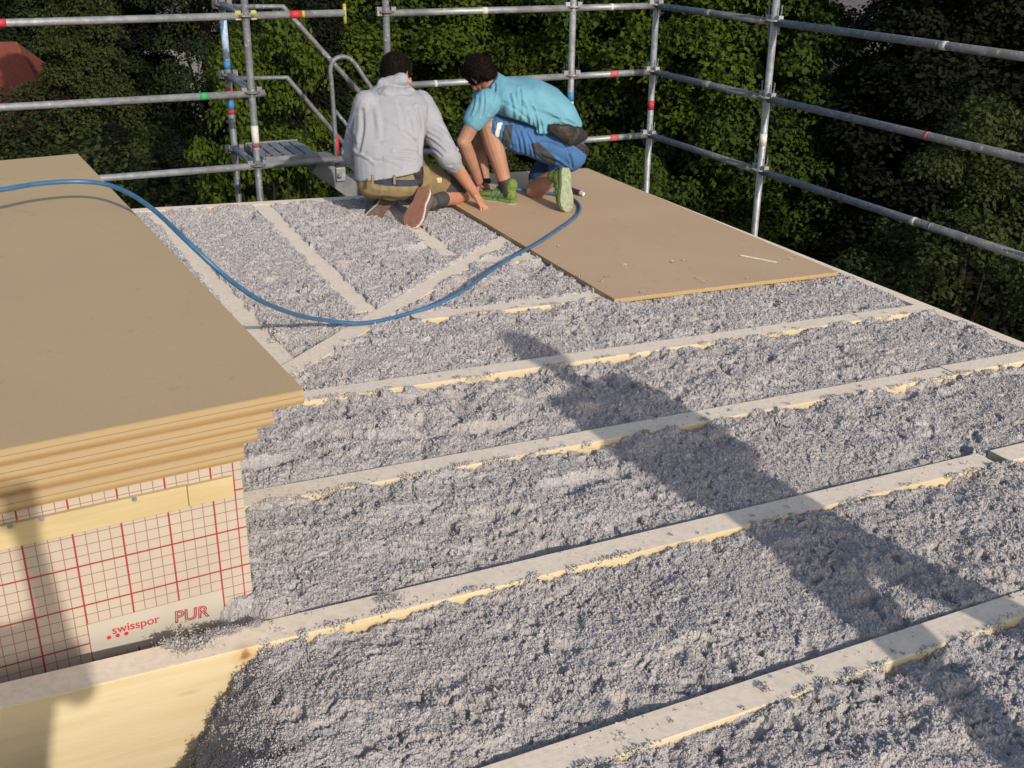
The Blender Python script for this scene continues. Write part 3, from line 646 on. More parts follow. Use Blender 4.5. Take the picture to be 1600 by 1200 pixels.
hrail(MX, 0, 1.0, 'top back rail ending at the corner post', [(bx(955, 12)-MX, .03, 'white')])
hrail(SXX, MX, .5, 'middle back rail passing between the heads of the two men', [(bx(680, 132)-SXX, .02, 'white')])
hrail(MX, 0, .5, 'middle back rail ending at the corner post, with one red band', [(bx(958, 116)-MX, .07, 'pinkred'), (bx(995, 114)-MX, .08, 'gal_dull')])
hrail(SXX, MX, 0.004, 'bottom back rail passing low between the two men')
hrail(MX, 0, 0.0, 'bottom back rail ending at the corner post, with one red band', [(bx(958, 216)-MX, .075, 'pinkred'), (bx(985, 213)-MX, .06, 'gal_dull')])
def rrail(z, y0, y1, lab, bands):
    a = Vector((0, y0, z)); k = []
    for px, py, w_, c in bands:
        r_ = ray(px, py); t_ = -CAM.x/r_.x; k.append((y0-(CAM+r_*t_).y, w_, c))
    return pole('guard_rail', a, (0, y1, z), 'gal_dull', k, label=lab, cat='guard rail', group=GR)
rrail(1.0, 0, RY, 'top right rail from the corner post to the right hand post, with a pale band', [(1108, 20, .06, 'gal')])
rrail(.5, 0, RY, 'middle right rail from the corner post to the right hand post', [(1105, 131, .10, 'gal')])
rrail(0, 0, RY, 'bottom right rail from the corner post to the right hand post', [])
rrail(1.0, RY, RY-2.6, 'top right rail running out of the picture, with a white band', [(1476, 72, .045, 'white')])
rrail(.5, RY, RY-2.6, 'middle right rail running out of the picture, with a red band', [(1449, 211, .03, 'pinkred')])
rrail(0, RY, RY-2.6, 'bottom right rail running out of the picture, with a white band', [(1429, 343, .035, 'white'), (1455, 352, .02, 'gal')])
pole('cross_tube', (LX, 0, 0.0), (LX-.01, .73, 0), 'gal', label='short tube joining the two left posts at platform height', cat='scaffold tube', group='short tubes joining the left posts')
pole('cross_tube', (LX, 0, .53), (LX-.01, .73, .53), 'gal', label='short tube joining the two left posts at middle rail height', cat='scaffold tube', group='short tubes joining the left posts')
pole('cross_tube', (LX, 0, 1.03), (LX-.01, .73, 1.03), 'gal', label='short tube joining the two left posts at top rail height', cat='scaffold tube', group='short tubes joining the left posts')
# stair tower
YS = .70
def bent(name, pts, r, m='gal_dull', parent=None, **k):
    b = B(); b.tube(pts, r, 14); return link(name, b.mesh(), m, parent, smooth=True, **k)
st = empty('scaffold_stair', (-2.6, .4, -.9), label='aluminium scaffold stair with slotted landing going down behind the hoodie man', cat='stair')
b = B(); x0, x1 = -3.14, -2.74; ya, yb = .10, .66; zp = .035
nsl = 5; ws = (x1-x0)/nsl
for i in range(nsl):
    xa = x0+i*ws+.008; xb = x0+(i+1)*ws-.008
    b.box((xa, ya-.001, zp-.02), (xb, yb, zp))
b.box((x0, ya-.02, zp-.05), (x1, ya-.003, zp+.008)); b.box((x0, yb+.002, zp-.05), (x1, yb+.02, zp+.008)); b.box((x0, ya-.001, zp-.06), (x0+.006, yb, zp-.022)); b.box((x1-.006, ya-.001, zp-.06), (x1+.03, yb, zp-.022))
for yy in (ya+.132, ya+.383): b.box((x0+.002, yy, zp-.03), (x1-.002, yy+.026, zp-.004))
link('landing', b.mesh(), 'alu', st)
dz = -.72
for y_ in (.08, .66):
    b = B(); p = Vector((x1-.01, y_, zp-.075)); L = 3.2; d = Vector((1, 0, -.80)).normalized(); nn = Vector((.8, 0, 1)).normalized()
    b.prism([p-nn*.07, p+d*L-nn*.07, p+d*L+nn*.06, p+nn*.06], (0, .035, 0)); link('stringer', b.mesh(.003), 'alu', st)
for i in range(11):
    c = Vector((x1+.12+i*.235, 0, zp-.10-i*.188)); b = B(); b.box((c.x-.10, .117, c.z-.015), (c.x+.11, .657, c.z)); link('tread', b.mesh(.002), 'alu', st)
b = B(); b.box((-2.62, .055, -.17), (-2.55, .078, -.07)); b.tube([(-2.60, .04, -.14), (-2.60, .12, -.07)], .016, 10); link('bracket', b.mesh(.004), 'gal', st)
P1 = [WY(px, py, YS) for px, py in ((360, 11), (441, 10), (705, 305))]
P2 = [WY(px, py, YS) for px, py in ((368, 123), (448, 121), (640, 345))]
bent('handrail', P1, .021, parent=st); bent('handrail', P2, .019, parent=st)
up_pts = [WY(px, py, .10) for px, py in ((527, 262), (524, 215), (518, 130), (516, 112), (520, 96), (531, 89), (545, 91), (557, 103), (575, 130), (640, 222))]
hr = bent('handrail', spline(up_pts, 4), .0165, parent=st)
pa, pb = WY(527, 243, .10), WY(525, 213, .10); b = B(); b.tube([pa, pb], .0185, 16); link('tape_band', b.mesh(), 'red', hr, smooth=True)
bent('handrail', [WY(px, py, .12) for px, py in ((523, 172), (560, 218), (640, 320))], .013, parent=st)
#TREES
# ================================================================ trees and houses beyond the scaffold
GZ = -7.5
def leaf_quads(C, Nrm, size):
    k = len(C); a = np.cross(Nrm, rng.normal(0, 1, (k, 3))); a /= np.linalg.norm(a, axis=1)[:,None]+1e-9; b_ = np.cross(Nrm, a); b_ /= np.linalg.norm(b_, axis=1)[:,None]+1e-9
    s = size*rng.uniform(.6, 1.35, k); a = a*s[:,None]; b_ = b_*(s*rng.uniform(.45, .8, k))[:,None]
    fold = Nrm*(s*.25)[:,None]
    return np.stack([C-a, C-b_+fold*.6, C+a-fold*.4, C+b_+fold*.6], 1).reshape(-1, 3)
def crown_blobs(rx, rz, zc, nb, shape='round'):
    out = []
    while len(out) < nb:
        d = rng.normal(0, 1, 3); d /= np.linalg.norm(d); r_ = rng.uniform(.25, 1)**.5
        if shape == 'round': p = d*r_*np.array([rx, rx, rz]); 
        else:
            h = rng.uniform(0, 1); rad = rx*(1-h)**.7*rng.uniform(.3, 1); a = rng.uniform(0, 6.283); p = np.array([rad*math.cos(a), rad*math.sin(a), (h*2-1)*rz])
        out.append((p+np.array([0, 0, zc]), rng.uniform(.35, .8)*(1 if shape == 'round' else .8)))
    return out
def crown_mesh(rx, rz, zc, nb, per, lsize, shape='round', squash=.7, dense=1.0):
    Vs = []; bl = crown_blobs(rx, rz, zc, nb, shape)
    lump = [(rng.normal(0, 1, 3)) for _ in range(9)]
    for c, r_ in bl:
        r_ = r_*rx*.36*dense; k = int(per*(r_/(rx*.215))**2); d = rng.normal(0, 1, (k, 3)); d /= np.linalg.norm(d, axis=1)[:,None]
        d[:,2] = np.where(d[:,2] < -.3, -d[:,2], d[:,2])
        rr = r_*rng.uniform(.55, 1.12, k)[:,None]; P = c+d*rr*np.array([1, 1, squash])
        P[:,2] -= (np.linalg.norm((P-c)[:,:2], axis=1)**2)*.18/max(r_, .1)
        N = d*.8+rng.normal(0, .55, (k, 3)); N[:,2] += .35; N /= np.linalg.norm(N, axis=1)[:,None]; Vs.append(leaf_quads(P, N, lsize))
    V = np.concatenate(Vs); return mesh_np(V, np.arange(len(V)).reshape(-1, 4)), bl
def trunk_mesh(h, r, bl, nlimb=16, lean=0):
    b = B(); pts = [Vector((math.sin(i*.9)*.10*i*.3+lean*i*.1, math.cos(i*1.3)*.07*i*.3, h*i/6)) for i in range(7)]; b.tube(pts, [r*(1-.13*i) for i in range(7)], 10)
    for c, _ in bl[:nlimb]:
        s = pts[random.randint(2, 5)]; c = Vector(c)*.97; m_ = s.lerp(c, .5)+Vector((0, 0, -.15)); b.tube([s, m_, c], [r*.38, r*.22, r*.07], 6)
    return b.mesh()
protos = {}
def proto(key, rx, rz, zc, nb, per, ls, trunk_h, tr, shape='round', squash=.7, dense=1.0, nl=16):
    cm, bl = crown_mesh(rx, rz, zc, nb, per, ls, shape, squash, dense); protos[key] = (cm, trunk_mesh(trunk_h, tr, bl, nl))
proto('broadA', 2.1, 3.6, 5.6, 160, 640, .043, 7.5, .20)
proto('broadB', 1.8, 3.9, 5.2, 160, 620, .042, 7.5, .18)
proto('fine', 1.75, 4.0, 5.3, 180, 560, .036, 8.0, .18)
proto('conifer', 1.8, 4.6, 5.2, 300, 460, .034, 9.3, .16, 'cone', .6, 1.15, 0)
proto('bush', 1.7, 1.5, 1.6, 90, 420, .024, 2.0, .09)
proto('tall', 3.4, 6.0, 8.5, 200, 520, .058, 12.5, .26)
used = {}
def tree(key, px, dist, top_z, wscale, leaf, label, name='broadleaf_tree', group='trees beyond the scaffold', bark='bark', py=150):
    cm, tm = protos[key]; p = WD(px, py, dist); H = {'broadA': 9.2, 'broadB': 9.1, 'fine': 9.3, 'conifer': 9.8, 'bush': 3.1, 'tall': 14.5}[key]
    wscale = wscale/{'broadA': .70, 'broadB': .667, 'fine': .673, 'conifer': .82}.get(key, 1)*1.05
    s = (top_z-GZ)/H; rot = random.uniform(0, 6.28)
    root = bpy.data.objects.new(name, None); col.objects.link(root); root.location = (p.x, p.y, GZ); root.rotation_euler = (0, 0, rot); root.scale = (s*wscale, s*wscale, s)
    tag(root, label, 'tree' if name != 'bush' else 'bush', group)
    for part, me, m in (('crown', cm, leaf), ('trunk', tm, bark)):
        kk = (key, part, m)
        if kk not in used:
            mc = me.copy() if any(k[:2] == (key, part) for k in used) else me
            mc.materials.clear(); mc.materials.append(MT[m]); used[kk] = mc
        o = bpy.data.objects.new(part, used[kk]); col.objects.link(o); o.parent = root
    return root
# left: conifers, the blackest coloured to stand for unlit gaps, pale trunk, bright shrub
tree('conifer', 135, 24, 2.2, .75, 'leafD', 'slim olive conifer right of the red tiled roof', 'conifer')
tree('bush', 40, 17, -1.55, 1.15, 'leafD', 'lit green bush with spiky twigs above the corner of the stack of boards', 'bush', 'bushes below the trees')
tree('bush', 10, 26, -2.0, 1.1, 'leafD', 'greyish bush in front of the red tiled roof', 'bush', 'bushes below the trees')
tree('bush', -40, 25, -2.15, 1.3, 'leafC', 'dark bush hiding the eaves of the red tiled roof', 'bush', 'bushes below the trees')
tree('bush', 45, 24, -2.0, 1.2, 'leafC', 'dark bush below the right end of the red tiled roof', 'bush', 'bushes below the trees')
tree('tall', -70, 46, 3.4, .8, 'leafC', 'dark tree above the red tiled roof at the left edge')
tree('conifer', 215, 30, 2.6, .9, 'leafE', 'conifer with leaves darkened for shade, in the gap left of the pale trunk', 'conifer')
tree('conifer', 60, 40, 3.5, 1.1, 'leafC', 'dark conifer rising behind the red tiled roof', 'conifer')
tree('tall', 330, 30, 3.0, .8, 'leafC', 'dark tree behind the stair posts')
tree('conifer', 265, 19, -1.9, 1.1, 'leafE', 'low conifer with leaves darkened for shade, seen through the rails over the stack of boards', 'conifer')
tree('conifer', 350, 16, -2.7, 1.1, 'leafE', 'low conifer with leaves darkened for shade, below the slotted stair landing', 'conifer')
tree('conifer', 165, 22, -2.1, 1.0, 'leafE', 'low conifer with leaves darkened for shade, behind the far corner of the stack', 'conifer')
tree('broadB', 425, 12.6, .55, .42, 'leafB', 'bright yellow green tree right of the two left posts')
tree('conifer', 500, 17, 1.2, .7, 'leafE', 'conifer with leaves darkened for shade, in the gap behind the stair handrails', 'conifer')
tree('fine', 590, 19, 2.1, .75, 'leafB', 'yellow green tree behind the head of the man in the hoodie')
tree('broadA', 700, 20, 2.2, .72, 'leafA', 'round green tree between the heads of the two men')
tree('broadA', 830, 19, 1.6, .62, 'leafB', 'lit green tree above the back of the man in turquoise')
tree('fine', 640, 14, -1.3, .65, 'leafA', 'lower green tree between the two men at rail height')
tree('fine', 760, 15, -.9, .60, 'leafD', 'olive tree low behind the man in turquoise')
tree('broadB', 940, 18, 1.9, .62, 'leafA', 'dense green tree just left of the corner post')
tree('broadA', 1075, 17, 1.5, .66, 'leafB', 'bright green tree just right of the corner post')
tree('broadB', 970, 13.5, -1.0, .55, 'leafA', 'lower green tree beside the foot of the corner post')
tree('broadA', 1180, 16.5, 1.0, .62, 'leafA', 'broad green tree behind the right hand post')
tree('fine', 1290, 18, .05, .66, 'leafB', 'pale green leafy tree under the grey roofed house')
tree('broadB', 1120, 12.5, -1.7, .62, 'leafA', 'low green tree beyond the edge of the tan board')
tree('broadA', 1260, 12.0, -2.3, .55, 'leafA', 'low green tree right of the foot of the right hand post')
tree('fine', 1335, 17, -.45, .62, 'leafA', 'small green tree below the grey roofed house, left of the dark gap')
tree('conifer', 1455, 15.5, 2.2, 1.0, 'leafE', 'tall conifer with leaves darkened for shade, in the dark gap between the right hand rails', 'conifer')
tree('conifer', 1530, 17, 3.4, 1.2, 'leafE', 'tall conifer with leaves darkened for shade, at the top right corner', 'conifer')
tree('fine', 1570, 12.0, -.1, .62, 'leafD', 'olive green tree filling the right edge between the rails')
tree('broadB', 1430, 11.6, -2.2, .62, 'leafD', 'low olive tree under the bottom right rail')
tree('broadA', 1340, 13.4, -2.9, .60, 'leafA', 'low dark green tree left of the bottom right rail')
tree('fine', 1660, 10.2, -1.1, .6, 'leafD', 'olive tree partly cut off by the right edge of the picture')
tree('tall', 1180, 34, 2.0, .75, 'leafA', 'tree behind, at the left of the grey roofed house')
for i, (px, d, tz, k) in enumerate(((430, 34, 3.2, 'leafC'), (540, 30, 3.4, 'leafA'), (650, 36, 3.6, 'leafC'), (760, 32, 3.3, 'leafA'), (880, 36, 3.6, 'leafC'), (1000, 32, 3.2, 'leafA'), (1100, 38, 2.6, 'leafC'), (1500, 30, 4.5, 'leafE'), (1620, 28, 4.5, 'leafC'), (150, 44, 4.5, 'leafC'))):
    labs = ('far dark tree above the bright tree by the left posts', 'far green tree above the stair handrails', 'far dark tree above the top rail between the two middle posts', 'far green tree over the head of the man in turquoise', 'far dark tree behind the post above the turquoise back',
            'far green tree behind the top of the corner post', 'far dark tree in the top right above the right rails', 'far tree with leaves darkened for shade, at the right behind the tall conifers', 'far dark tree beyond the right edge', 'far dark tree at the left behind the olive conifer')
    tree('tall', px, d, tz, .85, k, labs[i])
# far wood closing the view
wm, _ = crown_mesh(3.0, 3.2, 3.0, 70, 90, .16)
wc = getco(wm); Vw = []
for i in range(46):
    a = YAW+R(-52+104*i/45); d_ = 62+rng.uniform(-8, 14); s = rng.uniform(1.5, 2.1); c_ = wc*np.array([s*1.25, s*1.25, s*1.15]); Vw.append(c_+np.array([CAM.x+math.sin(a)*d_, CAM.y+math.cos(a)*d_, GZ-.5]))
Vw = np.concatenate(Vw); link('far_wood', mesh_np(Vw, np.arange(len(Vw)).reshape(-1, 4)), 'leafC', kind='stuff', label='far belt of woodland closing the view behind the trees', cat='woodland')
# undergrowth
bc = getco(protos['bush'][0]); Vw = []
for i in range(60):
    a = YAW+R(-34+68*rng.uniform()); d_ = rng.uniform(9, 26); s = rng.uniform(.5, 1.1); Vw.append(bc*s+np.array([CAM.x+math.sin(a)*d_, CAM.y+math.cos(a)*d_+2, GZ-.4]))
Vw = np.concatenate(Vw); link('undergrowth', mesh_np(Vw, np.arange(len(Vw)).reshape(-1, 4)), 'leafC', kind='stuff', label='dark undergrowth on the ground below the trees', cat='undergrowth')
def house(name, centre, yaw, lx, ly, wall_h, roof_h, roofm, hip=0, **k):
    F = Matrix.Translation(centre) @ Matrix.Rotation(yaw, 4, 'Z'); root = empty(name, F.translation, **k)
    b = B(); b.box((-lx/2, -ly/2, 0), (lx/2, ly/2, wall_h)); (None if hip else b.prism([(-lx/2, -ly/2, wall_h), (-lx/2, ly/2, wall_h), (-lx/2, 0, wall_h+roof_h-.12)], (lx, 0, 0))); link('wall', b.mesh(), 'plaster', root, F)
    o_ = .5; b = B(); sl = roof_h/(ly/2)
    for sg in (-1, 1): b.prism([(-lx/2-o_, sg*(ly/2+o_), wall_h-o_*sl), (-lx/2-o_, 0, wall_h+roof_h), (-lx/2-o_, 0, wall_h+roof_h+.18), (-lx/2-o_, sg*(ly/2+o_), wall_h-o_*sl+.18)], (lx+2*o_, 0, 0))
    if hip:
        b.bm.free(); b = B(); e = [b.bm.verts.new(q) for q in ((-lx/2-o_, -ly/2-o_, wall_h-.3), (lx/2+o_, -ly/2-o_, wall_h-.3), (lx/2+o_, ly/2+o_, wall_h-.3), (-lx/2-o_, ly/2+o_, wall_h-.3), (-lx/2+hip, 0, wall_h+roof_h), (lx/2-hip, 0, wall_h+roof_h))]
        for f in ((0, 1, 5, 4), (1, 2, 5), (2, 3, 4, 5), (3, 0, 4), (3, 2, 1, 0)): b._f([e[i] for i in f])
    rf = link('roof', b.mesh(), roofm, root, F)
    b = B(); b.box((-lx*.42, -.9, wall_h+roof_h*.5), (-lx*.42+.6, -.3, wall_h+roof_h+.7)); link('chimney', b.mesh(), 'plaster', rf, F)
    for i in range(3):
        x = -lx/2+lx*(i+.7)/3.4
        b = B(); b.box((x-.55, -ly/2-.03, wall_h-1.9), (x+.55, -ly/2-.002, wall_h-.7)); wn = link('window', b.mesh(), 'whitepaint', root, F)
        b = B(); b.box((x-.47, -ly/2-.04, wall_h-1.82), (x+.47, -ly/2-.0305, wall_h-.78)); link('pane', b.mesh(), 'glass', wn, F)
    return root
p = WD(-40, 100, 34); house('red_roofed_house', Vector((p.x, p.y, GZ)), R(-22), 8, 7, 1.9, 4.0, 'redtile', hip=2.8, label='house with a red tiled roof at the upper left edge', cat='house')
p = WD(1350, 10, 40); house('grey_roofed_house', Vector((p.x, p.y, GZ)), R(-25), 10, 8, 5.3, 3.9, 'greytile', label='house with a grey slate roof showing between trees at the top right', cat='house')
p = WD(205, 40, 54); house('added_glint_house', Vector((p.x, p.y, GZ)), R(-8), 12, 8, 5.0, 3.5, 'greytile', label='pale house added to give bright glints through gaps in the trees at the upper left', cat='house')  # added house, its pale walls supply the bright glints between the leaves
#PEOPLE
# ================================================================ people
def hand(b, wrist, dirn, palm_n, thumb_side, L=.185, curl=(.35, .55, .45), spread=.34):
    """palm and five separate bent fingers; palm_n points out of the palm"""
    wr = Vector(wrist); d = Vector(dirn).normalized(); pn = Vector(palm_n); pn = (pn-d*pn.dot(d)).normalized(); s = d.cross(pn).normalized()*thumb_side
    b.loft([(wr-d*.02, s, pn, .027, .020), (wr+d*.025, s, pn, .033, .018), (wr+d*.065, s, pn, .041, .015), (wr+d*.095, s, pn, .040, .013)], 16)
    for i, (off, ln, r) in enumerate(((.031, .070, .0088), (.0105, .079, .0092), (-.0105, .074, .0088), (-.031, .058, .0078))):
        dd = (d+s*(off/.04)*spread).normalized(); p = wr+d*.088+s*off; a = 0
        for j, seg in enumerate((.46, .30, .24)):
            a += curl[j]*(1+.12*i); nd = dd*math.cos(a)+pn*math.sin(a); q = p+nd*ln*seg; b.cone(p, q, r*(1-.08*j), r*(.94-.09*j), 10); p = q
    p = wr+d*.028+s*.026; q = p+(d*.55+s*.75+pn*.3).normalized()*.038; b.cone(p, q, .013, .0105, 10); q2 = q+(d*.9+s*.25+pn*.3).normalized()*.032; b.cone(q, q2, .0105, .0095, 10); b.cone(q2, q2+(d+pn*.35).normalized()*.024, .0095, .0075, 10)
def head(b, c, face, upv, s=1.0):
    """skull, jaw, nose, ears, lips, neck-ready; c = centre of skull"""
    c = Vector(c); f = Vector(face).normalized(); u = Vector(upv); u = (u-f*u.dot(f)).normalized(); l = u.cross(f)
    rot = Matrix((l, f, u)).transposed()
    b.ell(c+u*.012*s-f*.012*s, .076*s, .094*s, .092*s, rot); b.ell(c+f*.030*s-u*.052*s, .056*s, .060*s, .062*s, rot); b.ell(c+f*.052*s-u*.092*s, .030*s, .028*s, .020*s, rot)
    b.cone(c+f*.088*s-u*.004*s, c+f*.108*s-u*.040*s, .009*s, .014*s, 10); b.ell(c+f*.084*s-u*.068*s, .024*s, .012*s, .008*s, rot); b.ell(c+f*.078*s+u*.012*s, .052*s, .014*s, .009*s, rot)
    for g in (-1, 1): b.ell(c+l*g*.078*s-u*.020*s-f*.008*s, .008*s, .020*s, .033*s, rot @ Matrix.Rotation(g*.3, 3, 'Z')); b.ell(c+l*g*.030*s+f*.078*s-u*.014*s, .014*s, .012*s, .009*s, rot); b.ell(c+l*g*.040*s+f*.062*s-u*.042*s, .022*s, .022*s, .022*s, rot)
    return c, f, u, l, rot
def hair(root, hd, s=1.0, frame=None, low=-.02):
    c, f, u, l, rot = hd; b = B()
    b.ell(c+u*.020*s-f*.016*s, .080*s, .097*s, .090*s, rot); b.ell(c-f*.050*s-u*.032*s, .060*s, .046*s, .062*s, rot); b.ell(c+f*.052*s+u*.066*s, .052*s, .046*s, .036*s, rot)
    for g in (-1, 1): b.ell(c+l*g*.064*s-f*.022*s-u*.006*s, .021*s, .046*s, .040*s, rot); b.ell(c+l*g*.070*s+f*.020*s+u*.012*s, .014*s, .016*s, .034*s, rot)
    me = voxel(b, .005, 1); co = getco(me); no = getno(me)
    loc = np.stack([(co-np.array(c))@np.array(l), (co-np.array(c))@np.array(f), (co-np.array(c))@np.array(u)], 1)
    a = vnoise(co*30, 3)*.006+vnoise(loc*np.array([260, 130, 40]), 4)*.006+vnoise(loc*np.array([90, 60, 30]), 5)*.005
    co += no*(a-.008)[:,None]; me.vertices.foreach_set('co', co.ravel()); me.update()
    # short strands standing off the cap
    k = 6000; ii = rng.integers(0, len(co), k); P = co[ii]; N = no[ii]*.30+rng.normal(0, .22, (k, 3))-np.array(u)*.75-np.array(f)*.15; N /= np.linalg.norm(N, axis=1)[:,None]; sd_ = np.cross(N, rng.normal(0, 1, (k, 3))); sd_ /= np.linalg.norm(sd_, axis=1)[:,None]
    L = rng.uniform(.008, .028, k)[:,None]; V = np.stack([P-sd_*.0008, P+sd_*.0008, P+N*L], 1).reshape(-1, 3)
    o = link('hair', me, 'hair', root, frame, smooth=True)
    link('strands', mesh_np(V, np.arange(3*k).reshape(-1, 3)), 'hair', o, frame); return o
def eyes(b_, hd, s=1.0):
    c, f, u, l, rot = hd
    for g in (-1, 1): b_.ell(c+l*g*.030*s+f*.086*s-u*.014*s, .010*s, .006*s, .0055*s, rot)
def shoe(root, heel, fwd_, up_, mu, ms, L=.285, frame=None, sock=None, stripe=None, tag_=None, wd=1.0):
    h = Vector(heel); f = Vector(fwd_).normalized(); u = Vector(up_); u = (u-f*u.dot(f)).normalized(); l = u.cross(f)
    def S(x, w_, z0, z1): return (h+f*x*L/.285+u*(z0+z1)/2, l, u, w_*wd, (z1-z0)/2)
    b = B(); b.loft([S(.004, .018, .022, .060), S(.015, .030, .020, .090), S(.045, .037, .020, .105), S(.085, .038, .020, .098), S(.125, .040, .020, .080), S(.17, .046, .020, .066), S(.215, .048, .020, .055), S(.25, .043, .020, .044), S(.272, .028, .020, .034), S(.282, .012, .022, .028)], 20, 2.5)
    b.cone(h+f*.045+u*.085, h+f*.038+u*.118, .038, .040, 16)
    me = voxel(b, .005, 3); o = link('shoe', me, mu, root, frame, smooth=True, **({'label': tag_} if tag_ else {}))
    b = B(); prof = [(0, .022), (.02, .033), (.06, .036), (.11, .034), (.16, .044), (.205, .050), (.245, .046), (.27, .034), (.287, .012)]
    pl = lambda q: [h+f*x*L/.285+l*w_*wd*q for x, w_ in prof]+[h+f*x*L/.285-l*w_*wd*q for x, w_ in prof[::-1]]
    b.prism([p-u*.004 for p in pl(1)], u*.012); link('sole', b.mesh(.003), ms, o, frame)
    b = B(); b.prism([p+u*.0085 for p in pl(1.03)], u*.018); link('midsole', b.mesh(.004), 'rubber_white' if not stripe else 'lime', o, frame)
    if stripe:
        b = B()
        for g in (-1, 1):
            for x in (.10, .135, .17): b.tube([h+f*x+l*g*.047+u*.026, h+f*(x-.02)+l*g*.042+u*.055, h+f*(x-.03)+l*g*.026+u*.088], .0045, 6)
        link('stripes', b.mesh(), stripe, o, frame)
    else:
        b = B()
        for i in range(5): x = .105+i*.022; z = .086-i*.0085; b.tube([h+f*x+l*.024+u*(z-.004), h+f*x+u*(z+.012), h+f*x-l*.024+u*(z-.004)], .003, 6)
        link('laces', b.mesh(), 'rubber_white', o, frame)
    if sock: b = B(); b.cone(sock[0], sock[1], sock[2], sock[3], 18); link('sock', voxel(b, .005, 1), sock[4], root, frame, smooth=True)
    return o
CR = TI.to_3x3() @ rgt; CF = Vector((CR.y*-1, CR.x, 0)).normalized(); CR = Vector((CR.x, CR.y, 0)).normalized(); ZU = Vector((0, 0, 1))

# ---- man in the grey hoodie
g = empty('person', T @ Vector((-2.8, -1.5, 0)), label='person in a grey hoodie and khaki shorts kneeling with the back turned, dark hair', cat='person')
pel = Y(607, 284, -1.50); che = Y(612, 190, -1.40); nek = Y(617, 138, -1.30); hdc = Y(621, 112, -1.20)
Ls, Le, Lw = Y(572, 163, -1.36), Y(551, 240, -1.24), Y(575, 292, -1.16)
Rs, Re, Rw = Y(657, 163, -1.36), Y(699, 243, -1.60), Z(743, 304, .095)
Rh, Rk = Y(632, 284, -1.52), Z(722, 303, .062)
Ra = Z(684, 313, .085)
Lh, Lk, La = Y(585, 284, -1.50), Vector((-2.70, -1.02, .09)), Y(600, 310, -1.42)
b = B(); face = (CF*.75+CR*.55-ZU*.45); hd = head(b, hdc, face, ZU*.9+CF*.45)
b.cone(nek-ZU*.05, hdc-ZU*.04, .058, .052)
b.loft([(pel-ZU*.03, CR, CF, .15, .10), (pel.lerp(che, .5), CR, CF, .14, .10), (che, CR, CF, .17, .11), (nek-ZU*.04, CR, CF, .12, .08)])
for s_, e_, w_ in ((Ls, Le, Lw), (Rs, Re, Rw)): b.cone(s_, e_, .050, .040); b.cone(e_, e_.lerp(w_, .35), .042, .043); b.cone(e_.lerp(w_, .35), w_, .043, .027)
for h_, k_, a_ in ((Lh, Lk, La), (Rh, Rk, Ra)): b.cone(h_, k_, .082, .056); b.cone(k_, k_.lerp(a_, .35), .054, .058); b.cone(k_.lerp(a_, .35), a_, .058, .036)
hand(b, Rw, Z(760, 329, .018)-Rw, Vector((-.2, -.15, -1)), 1, curl=(.10, .35, .35)); hand(b, Lw, Z(592, 312, .03)-Lw, Vector((.5, .2, -.8)), -1)
link('body', voxel(b, .0032, 2), 'skin', g, T, smooth=True)
hair(g, hd, 1.03, T); b = B(); eyes(b, hd); link('eyes', b.mesh(), 'whitepaint', g, T, smooth=True)
b = B(); dn = (nek-pel).normalized()
def C_(px, py, y): return Y(px, py, y)
b.loft([(C_(607, 271, -1.52), CR*.96+ZU*.20, CF, .196, .150), (C_(607, 257, -1.50), CR*.98+ZU*.14, CF, .200, .155), (C_(606, 235, -1.47), CR, CF, .198, .150), (C_(607, 205, -1.43), CR, CF, .208, .148), (C_(610, 180, -1.40), CR, CF, .216, .142), (C_(613, 160, -1.37), CR, CF, .206, .122), (C_(615, 146, -1.34), CR, CF, .165, .100), (C_(617, 134, -1.31), CR, CF, .090, .080)], 28, 2.4)
for s_, e_, w_, k2 in ((Ls, Le, Lw, .12), (Rs, Re, Rw, .13)):
    b.cone(s_, e_, .078, .066); b.cone(e_, e_.lerp(w_, k2), .068, .056)
b.cone(Rs, Rs.lerp(Re, .35)+ZU*.01, .082, .078)
me = voxel(b, .005, 3); crumple(me, .008, (5, 5, 3), 3, .2)
folds(me, [(651, 168, 655, 238, .010, -.016), (640, 176, 650, 216, .012, .008), (566, 172, 560, 236, .012, -.010), (672, 202, 702, 222, .008, -.008), (668, 212, 698, 236, .008, .008), (676, 190, 698, 206, .009, -.006), (664, 226, 690, 244, .007, -.007), (618, 236, 656, 240, .010, -.009), (600, 247, 652, 252, .009, .008), (575, 250, 625, 262, .010, -.007), (630, 205, 652, 228, .010, -.007),
  (585, 165, 592, 215, .016, .006), (622, 160, 632, 200, .014, -.005), (560, 240, 585, 256, .010, .007), (594, 190, 620, 200, .014, -.004), (600, 222, 640, 226, .013, .005), (545, 205, 556, 225, .010, -.007), (543, 222, 556, 240, .009, .006), (592, 146, 640, 148, .009, -.007)]); co = getco(me); 
hoo = link('hoodie', me, 'hoodie', g, T, smooth=True)
